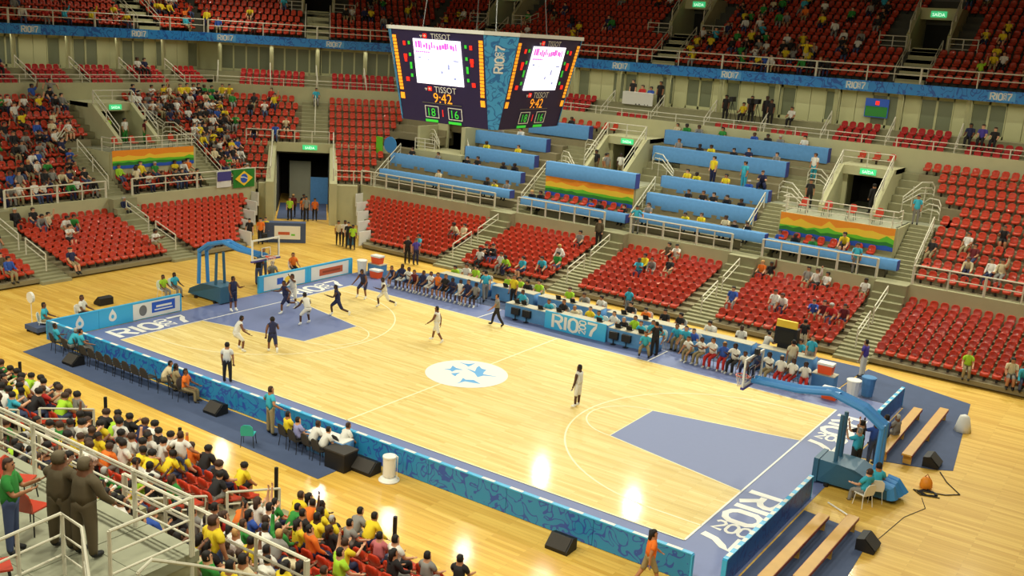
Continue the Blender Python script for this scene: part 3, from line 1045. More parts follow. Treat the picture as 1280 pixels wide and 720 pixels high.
def vomitory(side, sc, tagname, pw=3.3, dp=8.25, plat=True, doorw=1.1):
    """entrance cut in the middle tier: landing with front wall, doorway with sloping side walls"""
    root = sstruct('vomitory', side, 'pale concrete entrance ' + tagname)
    Z = 5.5
    mb = MB(); mb.box((sc - pw, dp, 2.95), (sc + pw, dp + .18, Z), M['concrete']); mb.obj('front_wall', root)
    mb = MB(); mb.box((sc - pw, dp + .18, Z - .3), (sc + pw, 13.2, Z), M['tile']); mb.obj('landing', root)
    for sx in (-1, 1):
        mb = MB()
        x0, x1 = sc + sx * (doorw + .25), sc + sx * (doorw + .55)
        x0, x1 = min(x0, x1), max(x0, x1)
        prof = [(9.9, Z), (15.3, Z), (15.3, 8.2), (12.8, 8.2), (9.9, 6.0)]
        vs = [(x0, d, z) for d, z in prof] + [(x1, d, z) for d, z in prof]
        n = 5
        mb.add(vs, [(0, 1, 2, 3, 4), (9, 8, 7, 6, 5)] + [(i, 5 + i, 5 + (i + 1) % 5, (i + 1) % 5) for i in range(5)], M['concrete'])
        mb.obj('side_wall', root)
        mb = MB(); mb.box((sc + min(sx * doorw, sx * (doorw + .3)), 13.1, Z), (sc + max(sx * doorw, sx * (doorw + .3)), 13.3, 8.0), M['concrete']); mb.obj('door_jamb', root)
        mb = MB(); mb.box((sc + sx * pw - .09, dp + .18, 2.95), (sc + sx * pw + .09, 11.2, Z), M['concrete']); mb.obj('end_wall', root)
    mb = MB(); mb.box((sc - doorw - .3, 12.8, 7.65), (sc + doorw + .3, 13.19, 8.192), M['concrete']); mb.obj('lintel', root)
    mb = MB(); mb.box((sc - doorw - .55, 13.2, 7.9), (sc + doorw + .55, 15.5, 8.185), M['concrete']); mb.obj('roof_slab', root)
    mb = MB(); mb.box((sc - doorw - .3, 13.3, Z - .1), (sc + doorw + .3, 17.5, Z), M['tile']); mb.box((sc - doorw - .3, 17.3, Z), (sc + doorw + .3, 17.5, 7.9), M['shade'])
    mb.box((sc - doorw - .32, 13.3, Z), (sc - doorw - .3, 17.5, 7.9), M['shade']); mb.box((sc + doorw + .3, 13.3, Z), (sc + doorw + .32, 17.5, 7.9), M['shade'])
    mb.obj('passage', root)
    exit_sign(root, sc + .15, 12.78, 7.75)
    for sx in (-1, 1):
        x = sc + sx * (doorw + .4)
        handrail(side, [(x, 9.95, 6.05), (x, 12.8, 8.2)], 'sloping white rail on the %s wall of the entrance %s' % (('left' if sx * (-1 if side == 'near' else 1) < 0 else 'right'), tagname), posts=3, h=.85, bars=(1, .6))
    handrail(side, [(sc - doorw - .4, 12.85, 8.2), (sc + doorw + .4, 12.85, 8.2)], 'white rail over the doorway ' + tagname, posts=3, h=.85, bars=(1, .55))
    return root


far_vom = [(22.25, 'right of the press desks'), (5.9, 'between the two press desk groups')]
for sc, tg in far_vom:
    vomitory('far', sc, tg)
vomitory('left', 16.2, 'over the left rainbow banner')

# front rails of the landings
handrail('far', [(18.98, 9.3, 5.5), (18.98, 8.34, 5.5), (25.55, 8.34, 5.5), (25.55, 9.3, 5.5)], 'white landing railing above the right rainbow banner', posts=8, h=.9)
handrail('left', [(12.9, 9.3, 5.5), (12.9, 8.34, 5.5), (19.5, 8.34, 5.5), (19.5, 9.3, 5.5)], 'white landing railing above the left rainbow banner', posts=8, h=.9)


# stair flights up to the landings
def flight(side, s0, s1, d0, z0, d1, z1, n):
    root = sstruct('stair', side)
    for q in range(n):
        a = d0 + (d1 - d0) * q / n; c = d0 + (d1 - d0) * (q + 1) / n
        z = z0 + (z1 - z0) * (q + 1) / n
        mb = MB(); mb.box((s0, a, z - .5), (s1, c + .04, z), M['step']); mb.obj('step', root)


for side, lo, hi in (('far', 17.2, 18.9), ('far', 25.7, 27.05), ('far', .75, 2.5), ('far', 9.3, 10.0), ('left', 11.2, 12.8), ('left', 19.6, 21.2)):
    flight(side, lo, hi, 7.0, 2.93, 11.0, 5.5, 14)
    r_ = sstruct('landing', side); mb = MB(); mb.box((lo - .3, 11.02, 5.1), (hi + .3, 12.18, 5.487), M['tile']); mb.obj('slab', r_)
    flight(side, lo - .2, hi + .2, 12.2, 5.5, 15.4, 8.0, 10)
for side, sc in (('far', 22.25), ('far', 5.9), ('left', 16.2)):
    for sx in (-1, 1):
        lo, hi = sorted((sc + sx * 1.66, sc + sx * 3.45))
        flight(side, lo, hi, 11.93, 5.48, 15.37, 7.93, 6)
GU = 'white bent stair guard '
hoop_rail('far', 17.5, 11.6, 5.7, 2.2, -1.2, GU + 'left of the right rainbow banner landing')
hoop_rail('far', 18.6, 13.4, 6.5, 1.9, -.4, GU + 'behind the left side of the right landing')
hoop_rail('far', 27.0, 11.6, 5.8, -1.6, .9, GU + 'right of the right rainbow banner landing')
hoop_rail('far', 26.2, 13.2, 6.6, -1.3, -1.6, GU + 'upper right of the right landing')
hoop_rail('far', 1.6, 11.6, 5.7, 1.9, -1.2, GU + 'left of the cloth covered landing')
hoop_rail('far', 2.4, 13.4, 6.5, 1.9, -.4, GU + 'behind the cloth covered landing')
hoop_rail('far', 8.3, 12.4, 6.3, 2.2, -1.3, GU + 'right of the cloth covered landing')
hoop_rail('left', 12.6, 12.0, 5.7, -1.9, -1.0, GU + 'left of the left landing')
hoop_rail('left', 19.6, 12.0, 5.7, 1.6, -.9, GU + 'right of the left landing')
hoop_rail('left', 18.4, 13.2, 6.4, 2.0, -.4, GU + 'upper right of the left landing')
hoop_rail('far', -10.9, 12.2, 5.9, 1.5, -.6, GU + 'beside the tunnel corner entrance')
hoop_rail('far', -7.5, 12.0, 5.9, 1.4, -1.0, GU + 'right of the tunnel corner entrance')
for side, s, a, c, lb in (('far', 17.1, 7.4, 10.4, 'left of the right banner'), ('far', 27.0, 7.4, 10.4, 'right of the right banner'), ('far', 1.2, 7.4, 10.4, 'left of the middle banner'),
                          ('far', 9.6, 7.4, 10.4, 'right of the middle banner'), ('left', 12.0, 7.4, 10.6, 'left of the left banner'), ('left', 21.0, 7.4, 10.6, 'right of the left banner')):
    handrail(side, [(s, a, 3.2), (s, c, 5.2)], 'sloping white stair rail ' + lb, posts=3, h=.95, bars=(1, .6))

MBK = ['red seat block right of the right banner', 'middle tier left crowd block', 'middle tier crowd block near the tunnel', 'red seats over the tunnel', 'seat row under the right banner', 'seat row under the middle banner',
       'seat rows under the left banner', 'red seats by the tunnel right wing', 'red seats by the tunnel left wing']
mid_rows('far', MBK[0], range(0, 6), cst(27.1), cst(40.5))
for j, lim in ((6, 27.9), (7, 26.9), (8, 26.2), (9, 26.0), (10, 24.9)):
    mid_rows('far', MBK[0], (j,), cst(lim), cst(40.5))
for bl_, a_, c_ in ((MBK[4], 19.1, 25.5), (MBK[5], 2.6, 9.2)):
    r_ = sstruct('terrace', 'far'); mb = MB(); mb.box((a_, 7.4, 2.4), (c_, 8.24, 3.68), M['tread']); mb.obj('step', r_)
    seat_run('far', bl_, 1, a_, c_, 7.8, 3.7, 'its stair', pitch=.72)
mid_rows('far', 'x', (0,), cst(9.4), cst(19.0), seats=False)
mid_rows('far', 'x', (0,), far_l, cst(2.4), seats=False)
mid_rows('far', 'x', range(1, 9), cst(10.0), cst(17.2), seats=False)
mid_rows('far', 'x', (9, 10), cst(8.0), cst(20.4), seats=False)
mid_rows('far', 'x', range(1, 4), far_l, cst(.7), seats=False)
mid_rows('far', 'x', range(4, 9), cst(-6.2), cst(.7), seats=False)
mid_rows('far', 'x', range(4, 7), far_l, cst(-11.2), seats=False)
mid_rows('far', 'x', (9, 10), far_l, cst(4.2), seats=False)
mid_rows('far', 'x', range(6, 9), far_l, cst(-10), seats=False)
SEATS_EXTRA = [('far', 'seats on the roof of the right entrance', 21.3, 15.0, 8.2), ('far', 'seats on the roof of the right entrance', 22.2, 15.0, 8.2), ('far', 'seats on the roof of the right entrance', 23.1, 15.0, 8.2)]
for q, (sd, bl, s, d, z) in enumerate(SEATS_EXTRA):
    SEATS.append(dict(side=sd, block=bl, row=1, num=q + 1, s=s, d=d, z=z, edge='its left end'))
for q in range(7):
    SEATS.append(dict(side='far', block='top row behind the middle landing', row=1, num=q + 1, s=-.6 + q * .72, d=15.0, z=8.1, edge='its left end'))
# left
mid_rows('left', MBK[1], range(0, 6), cst(LEFT_L), cst(11.1), rev=True)
mid_rows('left', MBK[1], range(6, 11), cst(LEFT_L), cst(13.6), rev=True)
mid_rows('left', MBK[6], (0, 1), cst(12.95), cst(19.45))
mid_rows('left', MBK[2], range(0, 6), cst(21.3), left_r)
mid_rows('left', MBK[2], (6, 7), cst(20.4), left_r)
mid_rows('left', MBK[2], (8, 9, 10), cst(18.4), left_r)
# chamfer
mid_rows('cham', MBK[8], range(0, 5), cham_l, cst(5.2))
mid_rows('cham', MBK[7], range(0, 5), cst(9.75), cham_r)
mid_rows('cham', MBK[3], range(5, 11), cham_l, cham_r, holes=((7.2, 9.35),), edge='its left end')
# near: two rows under the landing, landing itself
mid_rows('near', 'near crowd rows under the landing', (0, 1), cst(-25.6), cst(4.0), rev=True)

# chamfer centre stair
st = sstruct('stair', 'cham')
for j in range(5, 11):
    for h in (0, 1):
        mb = MB(); mb.box((7.25, MD(j) - .40 + h * .40, MZ(j) - .3), (9.3, MD(j) + h * .40 + .02, MZ(j) + .01 + h * .25), M['step']); mb.obj('step', st)
handrail('cham', [(8.3, MD(6), MZ(6)), (8.3, MD(10), MZ(10))], 'thin dark centre rail on the stair over the tunnel', posts=5, h=.9, bars=(1,))

# ------------------------------------------------------------------ tunnel
tn = sstruct('tunnel', 'cham', 'dark players tunnel in the corner under the stand')
mb = MB(); mb.box((3.0, 10.55, 4.75), (13.9, 10.85, 5.45), M['concrete']); mb.obj('beam', tn)
exit_sign(tn, 7.95, 10.54, 4.95, 1.1, .36)
for a, c, nm in ((4.9, 5.45, 'left'), (9.45, 10.0, 'right')):
    mb = MB()
    prof = [(5.9, 0), (20, 0), (20, 4.8), (10.8, 5.3), (5.9, 3.1)]
    vs = [(a, d, z) for d, z in prof] + [(c, d, z) for d, z in prof]
    mb.add(vs, [(0, 1, 2, 3, 4), (9, 8, 7, 6, 5)] + [(i, 5 + i, 5 + (i + 1) % 5, (i + 1) % 5) for i in range(5)], M['concrete'])
    mb.obj('side_wall', tn)
for a0, a1, c0, c1 in ((-.4, 4.9, 3.0, 5.45), (10.0, 16.6, 9.45, 13.5)):
    pass
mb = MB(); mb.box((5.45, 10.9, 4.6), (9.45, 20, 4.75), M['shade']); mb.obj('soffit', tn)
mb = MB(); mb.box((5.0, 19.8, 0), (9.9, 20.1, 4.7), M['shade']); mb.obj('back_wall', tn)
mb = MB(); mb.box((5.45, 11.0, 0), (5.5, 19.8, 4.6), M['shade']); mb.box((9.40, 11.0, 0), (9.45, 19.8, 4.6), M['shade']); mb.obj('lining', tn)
mb = MB(); mb.box((6.3, 15.5, 0), (8.0, 15.65, 3.4), M['tile']); mb.obj('partition', tn, 'pale upright partition')
mb = MB(); mb.prism([(5.6, 8.0), (9.3, 8.0), (9.3, 15.0), (5.6, 15.0)], .002, .014, M['navy']); mb.obj('floor_runner', tn, 'navy floor runner')
mb = MB(); mb.box((8.0, 15.0, 0), (9.4, 15.1, 2.2), M['cloth']); mb.obj('curtain', tn, 'blue curtain')
# wing walls beside the tunnel: block the flank between lower stands and tunnel
for lo, hi in (((10.0, 6.3, 0), (11.5, 7.6, 2.93)), ((4.36, 6.3, 0), (4.9, 7.6, 2.93))):
    r_ = sstruct('flank_wall', 'cham'); w = MB(); w.box(lo, hi, M['concrete']); w.obj('wall_panel', r_)
# stepped white end guards at the stands' tunnel ends
for side, f, nm in (('far', lambda d: -6.35 - d, 'right'), ('left', lambda d: 16.9 + d, 'left')):
    root = thing('stand_end_guard', 'stepped white end panels of the stand on the %s of the tunnel' % nm, 'guard', wpos(side, f(0), 0, 0), rz(side))
    for i in range(0, 9, 2):
        s = f(LD(i) + .3) - f(0); sg = -1 if side == 'far' else 1
        mb = MB(); mb.box((min(s, s + sg * .06), LD(i) - .05, LZ(i) - .2), (max(s, s + sg * .06), LD(i) + 1.1, LZ(i) + .75), M['white'])
        mb.box((min(s + sg * .06, s + sg * .07), LD(i) + .25, LZ(i) + .1), (max(s + sg * .06, s + sg * .07), LD(i) + .75, LZ(i) + .5), M['black'])
        mb.obj('guard_panel', root)
handrail('cham', [(5.5, 10.7, 5.45), (9.4, 10.7, 5.45)], 'white rail across the beam over the tunnel', posts=4, h=.9, bars=(1, .5))
handrail('cham', [(3.2, 10.7, 5.45), (5.1, 10.7, 5.45)], 'short white rail left of the tunnel beam', posts=2, h=.9, bars=(1, .5))
handrail('cham', [(5.2, 6.3, 3.2), (5.2, 10.6, 5.4)], 'sloping white rail down the left tunnel wall', posts=4, h=.95, bars=(1, .6))
handrail('cham', [(9.72, 6.3, 3.2), (9.72, 10.6, 5.4)], 'sloping white rail down the right tunnel wall', posts=4, h=.95, bars=(1, .6))
handrail('cham', [(9.9, 6.9, 2.95), (12.5, 6.9, 2.95)], 'white rail in front of the right wing seats', posts=3, h=1.0, bars=(1, .55))
handrail('cham', [(4.1, 6.9, 2.95), (5.1, 6.9, 2.95)], 'white rail in front of the left wing seats', posts=2, h=1.0, bars=(1, .55))
handrail('far', [(-11.7, 7.0, 2.95), (-11.9, 10.0, 4.9)], 'sloping white rail beside the long press desk', posts=3, h=1.0, bars=(1, .6))

# corner entrance left of the press desks (partly hidden)
vr = sstruct('vomitory', 'far', 'small pale corner entrance above the left press desk')
for lo, hi, nm in (((-10.9, 10.3, 4.5), (-6.3, 10.5, 5.6), 'front_wall'), ((-10.9, 10.5, 5.3), (-6.3, 13.2, 5.6), 'landing'), ((-11.1, 11.0, 5.6), (-10.85, 15.2, 7.3), 'side_wall'),
                   ((-6.9, 11.0, 5.6), (-6.55, 15.2, 7.6), 'side_wall'), ((-10.9, 13.2, 5.6), (-9.9, 13.4, 8.2), 'door_jamb'), ((-7.8, 13.2, 5.6), (-6.6, 13.4, 8.2), 'door_jamb'),
                   ((-9.9, 16.5, 5.6), (-7.8, 16.7, 7.6), 'passage'), ((-9.9, 13.2, 7.5), (-7.8, 13.4, 8.2), 'lintel')):
    mb = MB(); mb.box(lo, hi, M['shade'] if nm == 'passage' else M['concrete']); mb.obj(nm, vr)
handrail('far', [(-10.8, 10.4, 5.6), (-8.9, 10.4, 5.6)], 'short white rail of the corner entrance landing', posts=3, h=.85)

# ------------------------------------------------------------------ suite level
PER = (('far', far_l, cst(FAR_R)), ('left', cst(LEFT_L - 2), left_r), ('cham', cham_l, cham_r))
SUITE_BAYS = dict(far=[2.0 + 4.06 * k for k in range(-5, 10)], left=[12.4 + 4.03 * k for k in range(-4, 4)], cham=[.6, 4.7, 8.4, 12.3, 16.2])
DB = 15.55
BAYLAB = {}
for side, a, c in PER:
    parapet(side, a, c, DB, DB + .18, 7.6, 9.35)
    dk = sstruct('suite_deck', side)
    for k in range(3):
        mb = MB(); mb.slab(a(DB + .18), c(DB + .18), DB + .18 + .8 * k, a(DB + 1), c(DB + 1), DB + .98 + .8 * k, 8.3, 8.9 + .42 * k, M['step']); mb.obj('step', dk)
    mb = MB(); mb.slab(a(18.1), c(18.1), 18.1, a(19.3), c(19.3), 19.5, 9.5, 10.15, M['step']); mb.obj('walk', dk)
    wl = sstruct('wall_suites_' + dict(far='far', left='left', cham='corner')[side], side)
    bays = [s for s in SUITE_BAYS[side] if a(19) - 2 < s < c(19) + 2]
    for s in bays:
        q = rnd.random()
        for u in range(4):
            s0, s1 = s + u * 1.01, s + u * 1.01 + 1.0
            if s0 < a(19.2) or s1 > c(19.2): continue
            gl = (u + int(q * 4)) % 4 in (1, 2) if side != 'cham' else True
            mb = MB()
            if gl:
                mb.box((s0 + .05, 19.28, 10.35), (s1 - .05, 19.34, 12.2), M['glass'])
                g = mb.obj('glass_panel', wl)
                mb = MB(); mb.box((s0, 19.22, 10.15), (s0 + .06, 19.36, 12.45), M['wall']); mb.box((s1 - .06, 19.22, 10.15), (s1, 19.36, 12.45), M['wall'])
                mb.box((s0, 19.22, 12.2), (s1, 19.36, 12.45), M['wall']); mb.box((s0, 19.22, 10.15), (s1, 19.36, 10.35), M['wall']); mb.obj('panel_frame', wl)
            else:
                mb.box((s0 + .01, 19.25, 10.15), (s1 - .01, 19.4, 12.45), M['wall']); mb.obj('wall_panel', wl)
    back = MB(); back.slab(a(19.5), c(19.5), 19.5, a(19.7), c(19.7), 19.7, 9.5, 12.45, M['wall']); back.obj('backing', wl)
    for n_, s in enumerate(bays):
        if not in_view(wpos(side, s, 18, 11), 60): continue
        cl = sstruct('column', side); mb = MB(); mb.lathe([(.17, 10.15), (.17, 12.45)], M['wall'], 10, (s, 18.25)); mb.obj('shaft', cl)
        where = {'far': 'far suite level', 'left': 'left suite level', 'cham': 'corner suite level'}[side]
        handrail(side, [(s + .05, DB + .25, 9.0), (s - .1, 18.0, 10.2)], 'slanted white stair rail at column %s of the %s' % (ORD[n_ + 1], where), posts=3, h=.8, bars=(1, .5))
    # front rail of the suite balcony
    s0, s1 = a(DB), min(c(DB), 36)
    if side == 'left': s0 = 2
    handrail(side, [(s0 + .1, DB + .09, 9.35), (s1 - .1, DB + .09, 9.35)], 'low white rail along the %s suite balcony' % dict(far='far', left='left', cham='corner')[side], posts=max(4, int((s1 - s0) / 2)), h=.55, bars=(1, .5), r=.03)
SUITE_SEATS = []
for side, s, w, rows in (('far', -2.2, 2.9, (0, 1, 2)), ('far', -6.2, 3.2, (0, 1, 2)), ('far', -10.3, 3.2, (0, 1, 2)), ('far', 3.0, 2.6, (0,)), ('far', 10.7, 3.4, (0,)), ('far', 14.7, 2.9, (0,)), ('far', 18.8, 3.0, (0, 1, 2)), ('far', 22.6, 3.4, (0, 1, 2)), ('far', 26.8, 3.2, (0, 1)),
                         ('far', 30.6, 3.2, (0, 1, 2)), ('left', 8.9, 3.0, (0, 1, 2)), ('left', 12.9, 3.0, (0, 1, 2)), ('left', 16.9, 2.9, (0, 1, 2)), ('left', 20.9, 2.9, (0, 1, 2)), ('left', 25.0, 2.4, (0, 1, 2)), ('cham', 2.2, 5.2, (0, 1, 2)), ('cham', 9.5, 5.4, (0, 1, 2))):
    for r_ in rows:
        for q in range(int(w / .52)):
            SEATS.append(dict(side=side, block='suite', row=r_ + 1, num=q, s=s + .3 + q * .52, d=DB + .62 + .8 * r_, z=8.9 + .42 * r_, edge='', suite=1))

# ------------------------------------------------------------------ ribbon and top tier
RIBN = dict(far='far side', left='left side', cham='tunnel corner')
for side, a, c in PER:
    sl = sstruct('upper_deck', side)
    mb = MB(); mb.slab(a(17.75), c(17.75), 17.75, a(30), c(30), 30, 12.45, 12.75, M['concrete']); mb.obj('slab', sl)
    s0, s1 = a(17.6), min(c(17.6), 40)
    rb = thing('ribbon_banner', 'long blue printed ribbon under the top tier on the ' + RIBN[side], 'banner', wpos(side, 0, 17.6, 12.45), rz(side))
    mb = MB(); mb.slab(s0, s1, 0, s0, s1, .15, 0, .68, M['ribbon']); mb.obj('band', rb)
    s = s0 + 1.5
    while s < s1 - 2:
        if in_view(wpos(side, s, 17.6, 12.8), 40):
            mb = MB(); mb.box((s - .75, -.012, .10), (s + .75, -.004, .58), M['logo_blue']); g = mb.obj('logo_patch', rb)
            mb = MB(); logo_into(mb, M['white'], (s - .62, -.02, .14), (1, 0, 0), (0, 0, 1), .40, .2); mb.obj('lettering', g)
        s += 8.6
    handrail(side, [(s0 + .1, 17.78, 13.12), (s1 - .1, 17.78, 13.12)], 'white front railing of the top tier on the ' + RIBN[side], posts=max(5, int((s1 - s0) / 3)), h=1.0, bars=(1, .55), r=.045, pr=1)
    tr = sstruct('terrace', side)
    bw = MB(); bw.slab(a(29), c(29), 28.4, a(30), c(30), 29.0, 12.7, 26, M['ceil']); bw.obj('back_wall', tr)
    ais = dict(far=(-11.5, 5.4, 22.6), left=(6.6, 23.4), cham=(8.37,))[side]
    for k in range(NUP):
        d0, d1 = UD(k) - .4, UD(k) + .42
        if k == 0: d0 = 17.76
        a0, a1, b0, b1 = a(d0), c(d0), a(d1), c(d1)
        cuts = sorted(ais)
        lo0, lo1 = a0, b0
        w = 1.35 if 5 <= k <= 8 else 0
        segs = []
        for q in list(cuts) + [None]:
            if q is None: segs.append((lo0, lo1, a1, b1))
            elif w:
                segs.append((lo0, lo1, q - w, q - w)); lo0 = lo1 = q + w
        for (p0, p1, q0, q1) in segs:
            mb = MB(); mb.slab(p0, q0, d0, p1, q1, d1, UZ(k) - .62, UZ(k), M['shaded_tread']); mb.obj('step', tr)
        x0 = max(a0, b0) + .1; xe = min(a1, b1) - .1
        hw = 2.5 if 4 <= k <= 8 else .95
        for q in list(cuts) + [None]:
            x1 = xe if q is None else q - hw
            if x1 - x0 > 1: seat_run(side, 'top tier', k + 1, x0, x1, UD(k), UZ(k))
            x0 = x1 if q is None else q + hw
    for n_, q in enumerate(ais):
        if not in_view(wpos(side, q, 21, 15), 150): continue
        nm = {('far', 5.4): 'nearest the scoreboard', ('far', 22.6): 'on the upper right', ('left', 6.6): 'on the far upper left', ('left', 23.4): 'on the upper left', ('cham', 8.37): 'over the tunnel corner', ('far', -11.5): 'behind the scoreboard'}[(side, q)]
        # front stair
        fr = sstruct('stair', side)
        for k in range(0, 5):
            for h in (0, 1):
                mb = MB(); mb.box((q - .9, UD(k) - .4 + .4 * h, UZ(k) - .3), (q + .9, UD(k) + .4 * h + .02, UZ(k) + .02 + .25 * h), M['concrete']); mb.obj('step', fr)
        v = sstruct('vomitory', side, 'pale top tier entrance ' + nm)
        for sx in (-1, 1):
            x0, x1 = sorted((q + sx * 1.15, q + sx * 1.4))
            prof = [(21.6, 15.0), (25.6, 15.0), (25.6, 18.0), (23.6, 18.0), (21.6, 16.2)]
            mb = MB(); vs = [(x0, d, z) for d, z in prof] + [(x1, d, z) for d, z in prof]
            mb.add(vs, [(0, 1, 2, 3, 4), (9, 8, 7, 6, 5)] + [(i, 5 + i, 5 + (i + 1) % 5, (i + 1) % 5) for i in range(5)], M['concrete']); mb.obj('side_wall', v)
        mb = MB(); mb.box((q - 1.15, 21.6, 15.1), (q + 1.15, 26, 15.3), M['tile']); mb.obj('landing', v)
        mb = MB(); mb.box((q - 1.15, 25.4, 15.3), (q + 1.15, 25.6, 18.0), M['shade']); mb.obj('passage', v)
        mb = MB(); mb.box((q - 1.2, 23.5, 17.25), (q + 1.2, 23.7, 18.0), M['concrete']); mb.obj('lintel', v)
        exit_sign(v, q, 23.48, 17.4, 1.0, .4)
        for sx in (-1, 1):
            sd = 'left' if sx < 0 else 'right'
            handrail(side, [(q + sx * 1.28, 21.7, 16.3), (q + sx * 1.28, 23.6, 18.0)], 'sloping white rail %s of the top tier entrance %s' % (sd, nm), posts=3, h=.8, bars=(1, .6))
            handrail(side, [(q + sx * 1.3, 21.5, 15.1), (q + sx * 3.1, 21.5, 15.1), (q + sx * 3.3, 22.3, 15.4)], 'white guard rail %s of the landing of the entrance %s' % (sd, nm), posts=4, h=.95)
            handrail(side, [(q + sx * 1.0, 18.5, 13.2), (q + sx * 1.0, 21.3, 15.0)], 'white stair rail %s of the steps to the entrance %s' % (sd, nm), posts=3, h=.9, bars=(1, .6))

# ================================================================== THINGS ON AND AROUND THE COURT
def vinyl_board(p0, p1, h, label, segs, cap=True, face='squig', back='blue_dark', th=.12, dash=True):
    """advertising board from p0 to p1; the printed face looks to the right of p0->p1"""
    p0 = Vector((*p0, 0)); p1 = Vector((*p1, 0))
    L = (p1 - p0).length
    root = thing('advertising_board', label, 'board', p0, math.atan2(p1.y - p0.y, p1.x - p0.x))
    w = L / segs
    for k in range(segs):
        mb = MB(); mb.box((k * w + .008, 0, .02), ((k + 1) * w - .008, th, h - .04), M[face]); mb.obj('panel', root)
    mb = MB(); mb.box((-.02, -.012, h - .04), (L + .02, th + .012, h), M['cyan'])
    g = mb.obj('cap', root, 'cyan padded top edge')
    mb = MB(); mb.box((-.05, -.01, .0), (0.0, th + .01, h - .04), M['cyan']); mb.box((L, -.01, 0), (L + .05, th + .01, h - .04), M['cyan']); mb.obj('end_post', root)
    if dash:
        n = max(2, int(L / (1.05 if L > 10 else .56)))
        mb = MB()
        for k in range(n):
            x = (k + .5) * L / n
            q = .24 if L > 10 else .13
            mb.box((x - q, .0, h), (x + q, th, h + .006), M['white'])
        mb.obj('white_print', g)
    return root, L


vinyl_board((-2.2, -2.2), (29.15, -2.2), .9, 'long blue printed advertising board along the near sideline', 10)
# right end boards: printed side faces outwards, court behind them
vinyl_board((30.02, -1.7), (30.02, 5.6), .85, 'blue printed board at the near right court end', 3, face='squig_dark')
vinyl_board((30.02, 13.9), (30.02, 17.7), .85, 'short blue printed board at the far right court end', 2, face='squig_dark')
# left end boards: faces look at the court (+x)
bl, L = vinyl_board((-2.05, -2.0), (-2.05, 4.85), .92, 'blue and white advertising board at the left end beside the corner', 3, face='cyan', dash=False)
for k, s in enumerate((1.3, 3.0)):
    mb = MB(); mb.add([(s + math.sin(t) * .20 * (1 - .35 * math.cos(t)), -.006, .52 + .27 * math.cos(t) + (.08 if abs(t - 2 * PI) < .01 or t < .01 else 0)) for t in np.linspace(0, 2 * PI, 17)[:-1]], [tuple(range(16))], M['white'])
    e = mb.obj('emblem', bl, 'white flame shaped emblem')
    mb = MB(); mb.add([(s + math.cos(t) * .08, -.010, .48 + .10 * math.sin(t)) for t in np.linspace(0, 2 * PI, 13)[:-1]], [tuple(range(12))], M['cyan']); mb.obj('emblem_mark', e)
mb = MB(); mb.box((4.1, -.012, .06), (6.8, -.004, .84), M['white']); wp = mb.obj('white_panel', bl)
mb = MB(); mb.box((5.15, -.018, .24), (6.5, -.012, .76), M['v_blue']); mb.obj('blue_label', wp)
mb = MB(); mb.box((5.4, -.022, .48), (6.3, -.018, .58), M['white']); mb.box((5.3, -.022, .34), (6.35, -.018, .40), M['white']); mb.obj('label_print', wp)
mb = MB(); mb.add([(4.65 + .22 * math.cos(t), -.018, .46 + .27 * math.sin(t)) for t in np.linspace(0, 2 * PI, 17)[:-1]], [tuple(range(16))], M['steel']); mb.obj('round_print', wp)
b2, L = vinyl_board((-2.05, 10.0), (-2.05, 17.2), .95, 'white advertising board in cyan frame at the left end beyond the hoop', 2, face='cyan', dash=False)
for a, c in ((.3, 3.35), (3.85, 6.9)):
    mb = MB(); mb.box((a, -.012, .08), (c, -.004, .86), M['white']); wp = mb.obj('white_panel', b2)
    if a < 1:
        mb = MB(); mb.box((1.25, -.018, .30), (1.7, -.012, .66), M['v_blue']); mb.obj('blue_print', wp)
        mb = MB(); mb.add([(2.1 + .3 * math.cos(t), -.018, .48 + .2 * math.sin(t)) for t in np.linspace(0, 2 * PI, 13)[:-1]], [tuple(range(12))], M['gold']); mb.obj('yellow_print', wp)
    else:
        mb = MB(); mb.box((4.5, -.018, .26), (6.4, -.012, .66), M['v_brown']); g = mb.obj('rust_label', wp)
        mb = MB(); mb.box((4.75, -.022, .40), (6.2, -.018, .52), M['maroon'] if 'maroon' in M else M['bench_edge']); mb.obj('label_print', g)


